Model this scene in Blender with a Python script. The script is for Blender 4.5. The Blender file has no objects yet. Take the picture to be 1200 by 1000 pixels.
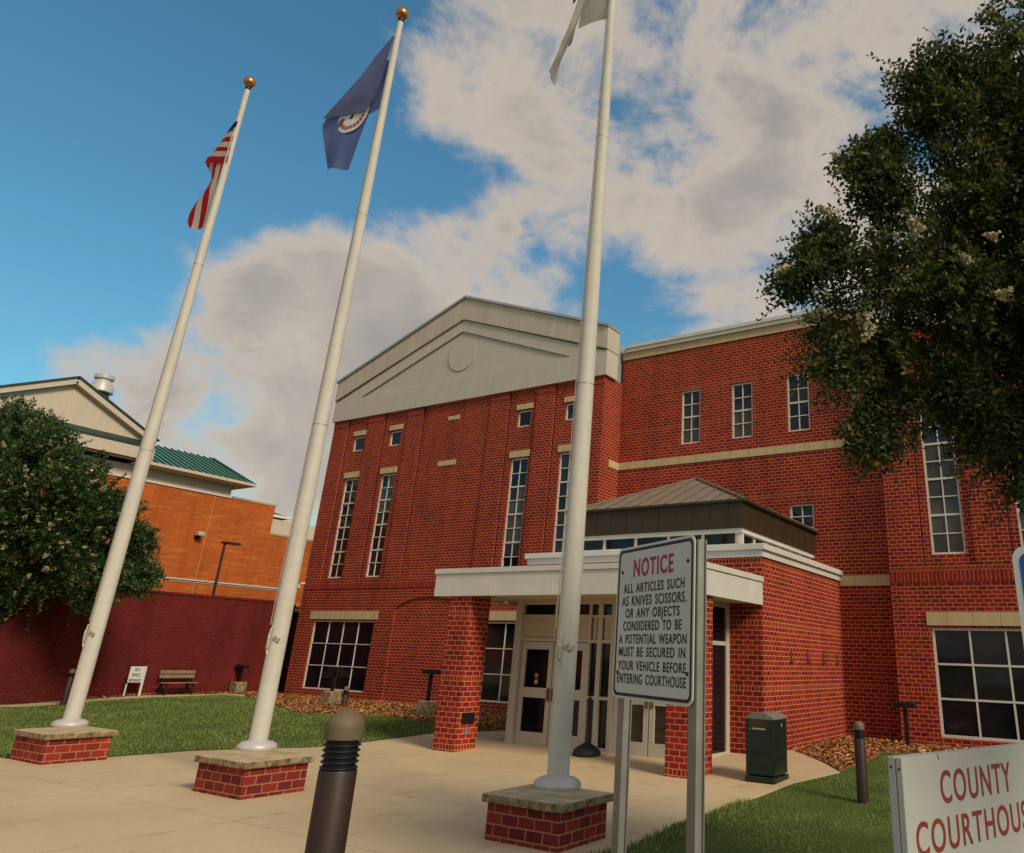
import bpy, bmesh, math, random
import numpy as np
from mathutils import Vector, Matrix

S = bpy.context.scene
COL = S.collection
R = math.radians

# ------------------------------------------------------------------ camera
cd = bpy.data.cameras.new('camera')
cam = bpy.data.objects.new('camera', cd)
COL.objects.link(cam)
S.camera = cam
cd.sensor_fit = 'HORIZONTAL'
cd.sensor_width = 36.0
cd.lens = 891.64 / 1200 * 36.0
cd.shift_x = -0.14468
cd.shift_y = -0.05927
cd.clip_start = 0.05
cd.clip_end = 3000
_r = Vector((0.86741439, 0.49661649, 0.03105363))
_d = Vector((-0.15261945, 0.32493469, -0.93334064))
_f = Vector((-0.47360276, 0.80485372, 0.35764637))
m = Matrix.Identity(4)
for i in range(3):
    m[i][0], m[i][1], m[i][2] = _r[i], -_d[i], -_f[i]
m[2][3] = 1.75
cam.matrix_world = m

# ------------------------------------------------------------------ exposure, sun, sky
S.view_settings.view_transform = 'Standard'
S.view_settings.look = 'None'
S.view_settings.gamma = 1.0
S.view_settings.use_curve_mapping = False
S.view_settings.exposure = 0.0

SUN_DIR = Vector((0.76, -0.24, 0.60)).normalized()
sl = bpy.data.lights.new('sun', 'SUN')
sl.energy = 2.8
sl.angle = R(15)
sl.color = (1.0, 0.83, 0.60)
sun = bpy.data.objects.new('sun', sl)
COL.objects.link(sun)
sun.rotation_euler = SUN_DIR.to_track_quat('Z', 'Y').to_euler()
sun.location = (60, 0, 60)

W = bpy.data.worlds.new('World')
S.world = W
W.use_nodes = True
nt = W.node_tree
nt.nodes.clear()


def wn(t, **k):
    n = nt.nodes.new(t)
    for a, b in k.items():
        setattr(n, a, b)
    return n


def wmath(op, a, b=None, clamp=False):
    n = wn('ShaderNodeMath', operation=op)
    n.use_clamp = clamp
    for i, v in enumerate((a, b)):
        if v is None:
            continue
        if isinstance(v, (int, float)):
            n.inputs[i].default_value = v
        else:
            nt.links.new(v, n.inputs[i])
    return n.outputs[0]


sky = wn('ShaderNodeTexSky', sky_type='NISHITA')
sky.sun_disc = False
sky.sun_elevation = math.asin(SUN_DIR.z)
sky.sun_rotation = math.atan2(SUN_DIR.x, SUN_DIR.y)
sky.air_density = 1.4
sky.dust_density = 0.6
sky.ozone_density = 2.5
tc = wn('ShaderNodeTexCoord')
DIRV = tc.outputs['Generated']
# cloud cover: broad banks at given bearings, broken up by noise
blobs = [  # direction, radius, weight
    ((-.806, .49, .333), .16, .44), ((-.654, .649, .39), .16, .42), ((-.815, .43, .385), .09, .30), ((-.76, .49, .43), .07, .20),
    ((-.721, .55, .421), .12, .22), ((-.78, .58, .24), .17, .30), ((-.88, .44, .19), .12, .18), ((-.86, .36, .34), .06, -.22),
    ((-.55, .52, .66), .10, .26), ((-.64, .52, .57), .07, .22), ((-.274, .703, .657), .32, .28), ((-.40, .62, .68), .20, .24), ((-.55, .60, .60), .07, .16),
    ((-.36, .78, .52), .16, .24), ((-.42, .82, .40), .14, .10), ((-.905, .325, .275), .042, .42),
    ((-.62, .56, .55), .06, -.30), ((-.66, .53, .53), .05, .12), ((-.50, .74, .455), .085, -.46), ((-.57, .66, .50), .05, -.34), ((-.40, .69, .60), .06, -.38), ((-.70, .50, .50), .06, -.26),
    ((-.33, .74, .58), .05, -.26), ((-.45, .60, .66), .05, -.24), ((-.50, .66, .56), .04, -.2),
    ((-.82, .283, .498), .25, -.80), ((-.93, .30, .22), .08, -.16), ((-.72, .40, .57), .13, -.40),
    ((.55, -.65, .5), .95, .58)]  # the last one: unseen cloud added behind the viewer as warm fill
cover = None
for dvec, rad, wgt in blobs:
    v = Vector(dvec).normalized()
    dn = wn('ShaderNodeVectorMath', operation='DISTANCE')
    nt.links.new(DIRV, dn.inputs[0])
    dn.inputs[1].default_value = v
    t = wmath('DIVIDE', dn.outputs['Value'], rad)
    t = wmath('MULTIPLY', t, t)
    t = wmath('MULTIPLY', t, -1.0)
    t = wmath('EXPONENT', t)
    t = wmath('MULTIPLY', t, wgt)
    cover = t if cover is None else wmath('ADD', cover, t)
mp = wn('ShaderNodeMapping')
mp.inputs['Scale'].default_value = (1.0, 1.0, 1.45)
nt.links.new(DIRV, mp.inputs['Vector'])
n1 = wn('ShaderNodeTexNoise')
n1.inputs['Scale'].default_value = 5.8
n1.inputs['Detail'].default_value = 9
n1.inputs['Roughness'].default_value = 0.60
n1.inputs['Distortion'].default_value = 0.25
nt.links.new(mp.outputs[0], n1.inputs['Vector'])
n2 = wn('ShaderNodeTexNoise')
n2.inputs['Scale'].default_value = 5.0
n2.inputs['Detail'].default_value = 5
n2.inputs['Roughness'].default_value = 0.5
mp2 = wn('ShaderNodeMapping')
mp2.inputs['Location'].default_value = (3.1, 1.7, -2.2)
nt.links.new(DIRV, mp2.inputs['Vector'])
nt.links.new(mp2.outputs[0], n2.inputs['Vector'])
nz = wmath('SUBTRACT', n1.outputs['Fac'], 0.5)
nz = wmath('MULTIPLY', nz, 2.5)
dens = wmath('ADD', cover, nz)
mr = wn('ShaderNodeMapRange', interpolation_type='SMOOTHSTEP')
mr.inputs['From Min'].default_value = -0.10
mr.inputs['From Max'].default_value = 0.44
nt.links.new(dens, mr.inputs['Value'])
mask = wmath('MULTIPLY', mr.outputs[0], 0.96)
cr = wn('ShaderNodeValToRGB')
cr.color_ramp.elements[0].position = 0.34
cr.color_ramp.elements[0].color = (0.31, 0.30, 0.29, 1)
cr.color_ramp.elements[1].position = 0.66
cr.color_ramp.elements[1].color = (0.50, 0.435, 0.375, 1)
nt.links.new(n2.outputs['Fac'], cr.inputs[0])
skyc = wn('ShaderNodeMix', data_type='RGBA', blend_type='MULTIPLY')
skyc.inputs[0].default_value = 1.0
SKY_STRENGTH = 0.115
nt.links.new(sky.outputs[0], skyc.inputs[6])
skyc.inputs[7].default_value = (0.50, 0.94, 1.0, 1)
cl10 = wn('ShaderNodeMix', data_type='RGBA', blend_type='MULTIPLY')
cl10.inputs[0].default_value = 1.0
cl10.clamp_result = False
mr2 = wn('ShaderNodeMapRange', interpolation_type='SMOOTHSTEP')
mr2.inputs['From Min'].default_value = 0.18
mr2.inputs['From Max'].default_value = 0.85
nt.links.new(dens, mr2.inputs['Value'])
edge = wn('ShaderNodeMix', data_type='RGBA')
nt.links.new(mr2.outputs[0], edge.inputs[0])
edge.inputs[6].default_value = (0.60, 0.515, 0.43, 1)
nt.links.new(cr.outputs[0], edge.inputs[7])
nt.links.new(edge.outputs[2], cl10.inputs[6])
cl10.inputs[7].default_value = (1 / SKY_STRENGTH,) * 3 + (1,)
mx = wn('ShaderNodeMix', data_type='RGBA')
mx.clamp_factor = True
nt.links.new(mask, mx.inputs[0])
nt.links.new(skyc.outputs[2], mx.inputs[6])
nt.links.new(cl10.outputs[2], mx.inputs[7])
bg = wn('ShaderNodeBackground')
bg.inputs['Strength'].default_value = SKY_STRENGTH
nt.links.new(mx.outputs[2], bg.inputs['Color'])
wo = wn('ShaderNodeOutputWorld')
nt.links.new(bg.outputs[0], wo.inputs['Surface'])


# ------------------------------------------------------------------ materials
class NT:
    def __init__(self, name):
        self.m = bpy.data.materials.new(name)
        self.m.use_nodes = True
        self.t = self.m.node_tree
        self.b = self.t.nodes['Principled BSDF']

    def n(self, t, **k):
        x = self.t.nodes.new(t)
        for a, b in k.items():
            setattr(x, a, b)
        return x

    def l(self, a, b):
        self.t.links.new(a, b)

    def math(self, op, a, b=None, clamp=False):
        x = self.n('ShaderNodeMath', operation=op)
        x.use_clamp = clamp
        for i, v in enumerate((a, b)):
            if v is None:
                continue
            if isinstance(v, (int, float)):
                x.inputs[i].default_value = v
            else:
                self.l(v, x.inputs[i])
        return x.outputs[0]

    def pos(self):
        return self.n('ShaderNodeNewGeometry').outputs['Position']

    def noise(self, vec, scale, detail=4, rough=.55, dist=0.0):
        x = self.n('ShaderNodeTexNoise')
        x.inputs['Scale'].default_value = scale
        x.inputs['Detail'].default_value = detail
        x.inputs['Roughness'].default_value = rough
        x.inputs['Distortion'].default_value = dist
        if vec is not None:
            self.l(vec, x.inputs['Vector'])
        return x.outputs['Fac']

    def ramp(self, fac, stops):
        x = self.n('ShaderNodeValToRGB')
        e = x.color_ramp.elements
        while len(e) < len(stops):
            e.new(.5)
        for i, (p, c) in enumerate(stops):
            e[i].position = p
            e[i].color = (c[0], c[1], c[2], 1)
        self.l(fac, x.inputs[0])
        return x.outputs[0]

    def mix(self, fac, a, b, blend='MIX'):
        x = self.n('ShaderNodeMix', data_type='RGBA', blend_type=blend)
        for s, v in ((0, fac), (6, a), (7, b)):
            if isinstance(v, (int, float)):
                x.inputs[s].default_value = v
            elif isinstance(v, tuple):
                x.inputs[s].default_value = (v[0], v[1], v[2], 1)
            else:
                self.l(v, x.inputs[s])
        return x.outputs[2]

    def bump(self, h, strength=.3, dist=.01):
        x = self.n('ShaderNodeBump')
        x.inputs['Strength'].default_value = strength
        x.inputs['Distance'].default_value = dist
        self.l(h, x.inputs['Height'])
        self.l(x.outputs[0], self.b.inputs['Normal'])

    def scaled(self, s):
        x = self.n('ShaderNodeMapping')
        x.inputs['Scale'].default_value = s
        self.l(self.pos(), x.inputs['Vector'])
        return x.outputs[0]

    def done(self, col=None, rough=.6, metal=0.0, spec=None):
        if col is not None:
            if isinstance(col, tuple):
                self.b.inputs['Base Color'].default_value = (col[0], col[1], col[2], 1)
            else:
                self.l(col, self.b.inputs['Base Color'])
        if isinstance(rough, (int, float)):
            self.b.inputs['Roughness'].default_value = rough
        else:
            self.l(rough, self.b.inputs['Roughness'])
        self.b.inputs['Metallic'].default_value = metal
        if spec is not None:
            self.b.inputs['Specular IOR Level'].default_value = spec
        return self.m


def plain(name, col, rough=.5, metal=0.0, var=.12, scale=3.0, spec=None, stretch=None):
    k = NT(name)
    v = k.noise(k.scaled(stretch) if stretch else k.pos(), scale, 6, .6)
    lo = tuple(c * (1 - var) for c in col)
    hi = tuple(min(1, c * (1 + var)) for c in col)
    return k.done(k.ramp(v, [(.3, lo), (.7, hi)]), rough, metal, spec)


def brick(name, c1, c2, mortar, bw=.205, bh=.0975, ms=.010, soldier=True, z0=1.17, period=1.2675, weather=.35, bumps=.5, streak=None):
    k = NT(name)
    sep = k.n('ShaderNodeSeparateXYZ')
    k.l(k.pos(), sep.inputs[0])
    u = k.math('ADD', sep.outputs[0], sep.outputs[1])
    cb = k.n('ShaderNodeCombineXYZ')
    wob = k.noise(k.pos(), 9, 3, .6)
    wob = k.math('MULTIPLY', k.math('SUBTRACT', wob, .5), .018)
    k.l(k.math('ADD', u, wob), cb.inputs[0])
    k.l(k.math('ADD', sep.outputs[2], k.math('MULTIPLY', wob, .6)), cb.inputs[1])

    def tex(w, h, off):
        b = k.n('ShaderNodeTexBrick')
        b.offset = off
        b.inputs['Scale'].default_value = 1
        b.inputs['Brick Width'].default_value = w
        b.inputs['Row Height'].default_value = h
        b.inputs['Mortar Size'].default_value = ms
        b.inputs['Mortar Smooth'].default_value = .15
        b.inputs['Bias'].default_value = -.1
        b.inputs['Color1'].default_value = (*c1, 1)
        b.inputs['Color2'].default_value = (*c2, 1)
        b.inputs['Mortar'].default_value = (*mortar, 1)
        k.l(cb.outputs[0], b.inputs['Vector'])
        return b
    b1 = tex(bw, bh, .5)
    col, fac = b1.outputs['Color'], b1.outputs['Fac']
    if soldier:
        b2 = tex(bh * .85, bh, 0.0)
        q = k.math('SUBTRACT', sep.outputs[2], z0)
        q = k.math('MODULO', k.math('ADD', q, period * 20), period)
        sel = k.math('LESS_THAN', q, bh)
        col = k.mix(sel, col, b2.outputs['Color'])
        f = k.n('ShaderNodeMix')
        k.l(sel, f.inputs[0])
        k.l(fac, f.inputs[2])
        k.l(b2.outputs['Fac'], f.inputs[3])
        fac = f.outputs[0]
    w = k.noise(k.pos(), .55, 6, .6)
    col = k.mix(weather, col, k.ramp(w, [(.3, (.35, .3, .33)), (.7, (1, 1, 1))]), 'MULTIPLY')
    if streak:
        sv = k.noise(k.scaled((.45, .45, 4.5)), 1.6, 6, .65)
        col = k.mix(k.math('MULTIPLY', k.math('SUBTRACT', sv, .52, True), 3.2, True), col, streak)
    dr = k.noise(k.scaled((1.6, 1.6, .16)), 1.3, 6, .65)
    col = k.mix(.35, col, k.ramp(dr, [(.36, (.50, .45, .47)), (.52, (1, 1, 1))]), 'MULTIPLY')
    g = k.noise(k.pos(), 22, 4, .65)
    col = k.mix(.45, col, k.ramp(g, [(.3, (.55, .55, .55)), (.7, (1.0, 1.0, 1.0))]), 'MULTIPLY')
    hgt = k.math('ADD', k.math('MULTIPLY', fac, -1), k.math('MULTIPLY', g, .35))
    k.bump(hgt, bumps, .008)
    return k.done(col, .88, 0, .25)


M = {}
M['brick'] = brick('red_brick', (.395, .024, .023), (.18, .009, .023), (.66, .28, .09), ms=.0092)
M['brick_plain'] = brick('plain_red_brick', (.395, .024, .023), (.18, .009, .023), (.66, .28, .09), ms=.0092, soldier=False)
M['brick_base'] = brick('pedestal_brick', (.38, .045, .030), (.16, .014, .026), (.54, .27, .115), bw=.225, bh=.112, ms=.008, soldier=False, weather=.6)
M['brick_screen_shaded'] = brick('shaded_screen_brick', (.19, .014, .015), (.12, .009, .013), (.21, .045, .030), bw=.2, bh=.076, ms=.008, soldier=False, weather=.5)  # courthouse brick made darker, the wall's shade put into its colour
M['brick_orange'] = brick('orange_brick', (.58, .125, .022), (.50, .100, .020), (.60, .20, .05), bw=.24, bh=.08, ms=.007, soldier=False, weather=.35, bumps=.3, streak=(.70, .27, .06))


def stone(name, base, stain, amt=.6, joints=0.0, zfreq=.35):
    k = NT(name)
    a = k.noise(k.scaled((2.2, 2.2, zfreq)), 2.2, 7, .62)
    col = k.ramp(a, [(.36, tuple(base[i] * (1 - amt) + stain[i] * amt for i in range(3))), (.62, base)])
    g = k.noise(k.pos(), 30, 3, .6)
    col = k.mix(.25, col, k.ramp(g, [(.3, (.7, .7, .7)), (.7, (1, 1, 1))]), 'MULTIPLY')
    if joints:
        sep = k.n('ShaderNodeSeparateXYZ')
        k.l(k.pos(), sep.inputs[0])
        u = k.math('ADD', sep.outputs[0], sep.outputs[1])
        q = k.math('MODULO', k.math('ADD', u, 600.), joints)
        sel = k.math('LESS_THAN', q, .014)
        col = k.mix(k.math('MULTIPLY', sel, .55), col, (.12, .09, .05))
    return k.done(col, .8, 0, .3)


M['stone'] = stone('tan_cast_stone', (.60, .465, .27), (.43, .33, .19), .4, joints=.61)
M['stucco'] = stone('cream_stucco', (.56, .53, .465), (.48, .44, .355), .4, zfreq=.55)
M['stucco_rake'] = stone('weathered_cream_stucco', (.56, .515, .425), (.40, .34, .23), .45, zfreq=.22)
M['reveal_shade'] = plain('brown_reveal_shade', (.25, .20, .14), .9, 0, .15, 5)
M['stucco_far'] = stone('far_cream_stucco', (.60, .53, .42), (.47, .41, .31), .3)
M['white'] = plain('white_painted_metal', (.62, .61, .58), .45, 0, .07, 2.0)
M['frame'] = plain('white_window_frame', (.66, .63, .58), .4, 0, .05, 4)
M['door'] = plain('beige_painted_door', (.50, .45, .38), .45, 0, .06, 3)
M['panel'] = plain('cream_panel', (.46, .38, .25), .55, 0, .08, 3)
M['soffit'] = plain('soffit_plaster', (.55, .47, .34), .7, 0, .08, 1.5)
M['bronze'] = plain('dark_bronze_metal', (.045, .030, .013), .5, .2, .15, 2.5)
M['roof_tan'] = plain('tan_standing_seam_roof', (.25, .20, .15), .45, .1, .1, 2)
M['seam'] = plain('roof_seam_metal', (.16, .125, .095), .45, .1, .1, 2)
M['gutter'] = plain('pale_grey_roof_edge', (.42, .42, .41), .4, .3, .1, 2)
M['roof_flat'] = plain('roof_membrane', (.30, .30, .30), .8, 0, .1, 2)
M['green_roof'] = plain('green_metal_roof', (.10, .30, .23), .4, .1, .12, 2)
M['green_dark'] = plain('dark_green_trim', (.012, .035, .03), .5, 0, .1, 2)
M['gold'] = plain('copper_gold_ball', (.55, .22, .08), .35, .85, .25, 8)
M['alu'] = plain('flange_aluminium', (.54, .51, .50), .42, .15, .1, 6)
M['steel'] = plain('galvanised_post', (.30, .29, .27), .5, .5, .15, 7)
M['dark_iron'] = plain('black_iron', (.010, .010, .013), .5, .3, .2, 5)
M['plastic_black'] = plain('black_plastic', (.008, .008, .012), .55, 0, .2, 5)
M['bollard'] = plain('bronze_bollard_paint', (.030, .014, .010), .5, .0, .15, 5)
M['bollard_cap'] = plain('worn_bronze_cap', (.15, .105, .060), .62, .0, .22, 6)
M['bin_green'] = plain('dark_green_bin', (.002, .013, .008), .42, 0, .2, 3)
M['bin_top'] = plain('grey_bin_lid', (.17, .17, .15), .55, 0, .25, 7)
M['sign_white'] = plain('white_sign_sheet', (.68, .69, .67), .4, 0, .05, 3)
M['sign_board'] = plain('grey_white_sign_board', (.56, .55, .53), .5, 0, .06, 2)
M['black_ink'] = plain('black_sign_ink', (.012, .010, .014), .5, 0, .1, 4)
M['red_ink'] = plain('red_sign_ink', (.42, .02, .035), .5, 0, .12, 9)
M['maroon_ink'] = plain('maroon_letter_vinyl', (.30, .045, .035), .5, 0, .2, 12)
M['blue_ink'] = plain('blue_sign_ink', (.01, .11, .46), .4, 0, .06, 3)
M['wood'] = plain('weathered_bench_wood', (.26, .19, .12), .8, 0, .35, 5, stretch=(6, 1, 8))
M['rope'] = plain('halyard_rope', (.55, .47, .36), .8, 0, .15, 10)
M['bark'] = plain('grey_brown_bark', (.14, .09, .06), .85, 0, .35, 6, stretch=(3, 3, .7))
M['car_white'] = plain('white_car_paint', (.65, .65, .66), .25, .1, .04, 3)
M['tyre'] = plain('tyre_rubber', (.015, .015, .015), .8, 0, .1, 5)
M['brass'] = plain('worn_door_pull', (.25, .16, .08), .4, .7, .2, 8)
M['sticker_red'] = plain('red_sticker', (.55, .12, .10), .5, 0, .1, 9)
M['sticker_gold'] = plain('orange_sticker', (.55, .28, .08), .5, 0, .1, 9)
M['kerb_dirt'] = plain('brown_soil_edge', (.12, .065, .03), .95, 0, .3, 9)

M['vent'] = plain('dark_wall_vent', (.09, .035, .03), .7, 0, .2, 9)
M['shade_dark'] = plain('dark_corner_shade', (.060, .008, .016), .9, 0, .2, 6)  # colour of the shade painted in the corners beside the pilasters
M['joint'] = plain('tan_sealant_joint', (.50, .25, .08), .8, 0, .1, 5)
M['brick_soldier'] = brick('soldier_course_brick', (.385, .022, .023), (.24, .012, .023), (.54, .20, .065), bw=.0975, bh=.40, ms=.010, soldier=False)

# flagpole: off-white paint with faint rings and streaks
k = NT('off_white_flagpole_paint')
a = k.noise(k.scaled((5, 5, .6)), 2.0, 6, .6)
c = k.ramp(a, [(.3, (.52, .50, .455)), (.7, (.63, .61, .56))])
b = k.noise(k.scaled((.3, .3, 14)), 1.0, 2, .5)
c = k.mix(.16, c, k.ramp(b, [(.38, (.72, .70, .66)), (.48, (1, 1, 1))]), 'MULTIPLY')
M['pole'] = k.done(c, .62, .0, .3)


def glass(name, tint, sheen):
    k = NT(name)
    a = k.noise(k.scaled((.8, .8, 1.3)), .9, 3, .5)
    return k.done(k.ramp(a, [(.38, tint), (.68, sheen)]), .04, 0, .32)


M['glass'] = glass('dark_window_glass', (.004, .005, .012), (.016, .014, .016))
M['glass_up'] = glass('upper_window_glass', (.008, .010, .020), (.045, .042, .042))
M['glass_tan'] = glass('blind_behind_glass', (.055, .047, .036), (.095, .085, .066))
M['glass_warm'] = glass('warm_lobby_glass', (.03, .018, .012), (.12, .075, .05))

# concrete
k = NT('plaza_concrete')
a = k.noise(k.pos(), .35, 7, .6)
c = k.ramp(a, [(.30, (.53, .41, .255)), (.52, (.59, .46, .29)), (.7, (.63, .495, .32))])
g = k.noise(k.pos(), 38, 4, .7)
c = k.mix(.3, c, k.ramp(g, [(.35, (.72, .70, .68)), (.6, (1, 1, 1))]), 'MULTIPLY')
st = k.noise(k.pos(), 1.7, 7, .7, .6)
c = k.mix(.38, c, k.ramp(st, [(.30, (.62, .56, .47)), (.46, (1, 1, 1))]), 'MULTIPLY')
sp = k.noise(k.pos(), 6.5, 3, .5)
c = k.mix(.55, c, k.ramp(sp, [(.26, (.45, .38, .30)), (.31, (1, 1, 1))]), 'MULTIPLY')
sep = k.n('ShaderNodeSeparateXYZ')
k.l(k.pos(), sep.inputs[0])
for ax, off, per in ((0, 601.3, 3.1), (1, 600.9, 2.4)):
    q = k.math('MODULO', k.math('ADD', sep.outputs[ax], off), per)
    wob = k.math('MULTIPLY', g, .010)
    c = k.mix(k.math('MULTIPLY', k.math('LESS_THAN', q, k.math('ADD', wob, .008)), .62), c, (.17, .12, .075))
ck = k.n('ShaderNodeTexVoronoi')
ck.feature = 'DISTANCE_TO_EDGE'
ck.inputs['Scale'].default_value = .42
wv = k.n('ShaderNodeVectorMath', operation='ADD')
k.l(k.pos(), wv.inputs[0])
nn = k.n('ShaderNodeTexNoise')
nn.inputs['Scale'].default_value = 1.6
nn.inputs['Detail'].default_value = 5
k.l(k.pos(), nn.inputs['Vector'])
k.l(nn.outputs['Color'], wv.inputs[1])
k.l(wv.outputs[0], ck.inputs['Vector'])
gate = k.math('GREATER_THAN', k.noise(k.pos(), .5, 2), .53)
crk = k.math('MULTIPLY', k.math('LESS_THAN', ck.outputs['Distance'], .0020), gate)
c = k.mix(k.math('MULTIPLY', crk, .4), c, (.16, .11, .07))
k.bump(g, .25, .004)
M['concrete'] = k.done(c, .9, 0, .2)

k = NT('cap_stone_mossy')
a = k.noise(k.pos(), 9, 8, .72, .4)
geo = k.n('ShaderNodeNewGeometry')
sep = k.n('ShaderNodeSeparateXYZ')
k.l(geo.outputs['Normal'], sep.inputs[0])
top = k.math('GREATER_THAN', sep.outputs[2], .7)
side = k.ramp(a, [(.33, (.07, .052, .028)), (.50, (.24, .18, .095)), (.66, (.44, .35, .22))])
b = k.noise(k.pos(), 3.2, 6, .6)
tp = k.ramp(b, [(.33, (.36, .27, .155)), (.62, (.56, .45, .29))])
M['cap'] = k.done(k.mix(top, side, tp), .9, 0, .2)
k.bump(a, .6, .012)

k = NT('lawn_turf')
a = k.noise(k.pos(), .6, 6, .6)
b = k.noise(k.pos(), 26, 5, .7)
c = k.ramp(a, [(.3, (.075, .115, .026)), (.55, (.115, .160, .038)), (.75, (.16, .175, .05))])
c = k.mix(.55, c, k.ramp(b, [(.3, (.35, .38, .30)), (.7, (1, 1, 1))]), 'MULTIPLY')
k.bump(b, .8, .05)
M['lawn'] = k.done(c, .95, 0, .1)

k = NT('grass_blades')
ri = k.n('ShaderNodeNewGeometry').outputs['Random Per Island']
c = k.ramp(ri, [(0, (.055, .115, .032)), (.45, (.13, .20, .052)), (.8, (.27, .31, .085)), (1, (.50, .44, .19))])
a = k.noise(k.pos(), .8, 4, .6)
c = k.mix(.7, c, k.ramp(a, [(.35, (.50, .62, .6)), (.65, (1, 1, .9))]), 'MULTIPLY')
M['grass'] = k.done(c, .75, 0, .2)

k = NT('mulch_bed')
v = k.n('ShaderNodeTexVoronoi')
v.inputs['Scale'].default_value = 16
v.inputs['Randomness'].default_value = 1
k.l(k.pos(), v.inputs['Vector'])
c = k.ramp(v.outputs['Color'], [(.2, (.10, .035, .015)), (.5, (.30, .13, .045)), (.8, (.48, .26, .10))])
k.bump(v.outputs['Distance'], .8, .03)
M['mulch'] = k.done(c, .95, 0, .1)
k = NT('mulch_chips')
ri = k.n('ShaderNodeNewGeometry').outputs['Random Per Island']
M['chips'] = k.done(k.ramp(ri, [(0, (.09, .03, .015)), (.35, (.26, .10, .04)), (.7, (.46, .22, .08)), (1, (.62, .38, .17))]), .9, 0, .15)


def leaf_mat(name, stops, trans):
    k = NT(name)
    ri = k.n('ShaderNodeNewGeometry').outputs['Random Per Island']
    c = k.ramp(ri, stops)
    a = k.noise(k.pos(), 1.3, 4, .6)
    c = k.mix(.45, c, k.ramp(a, [(.35, (.55, .62, .6)), (.65, (1, 1, 1))]), 'MULTIPLY')
    k.done(c, .55, 0, .3)
    tr = k.n('ShaderNodeBsdfTranslucent')
    k.l(c, tr.inputs['Color'])
    mxs = k.n('ShaderNodeMixShader')
    mxs.inputs[0].default_value = trans
    k.l(k.b.outputs[0], mxs.inputs[1])
    k.l(tr.outputs[0], mxs.inputs[2])
    k.l(mxs.outputs[0], k.t.nodes['Material Output'].inputs['Surface'])
    return k.m


M['leaf_r'] = leaf_mat('crape_myrtle_leaf', [(0, (.022, .050, .026)), (.45, (.050, .080, .028)), (.72, (.12, .135, .036)), (1, (.30, .25, .07))], .38)
M['leaf_l'] = leaf_mat('far_crape_myrtle_leaf', [(0, (.014, .048, .022)), (.5, (.038, .090, .028)), (.85, (.11, .16, .038)), (1, (.24, .23, .07))], .2)
M['bloom'] = leaf_mat('cream_blossom', [(0, (.44, .36, .20)), (.6, (.62, .55, .36)), (1, (.72, .68, .50))], .25)


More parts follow.
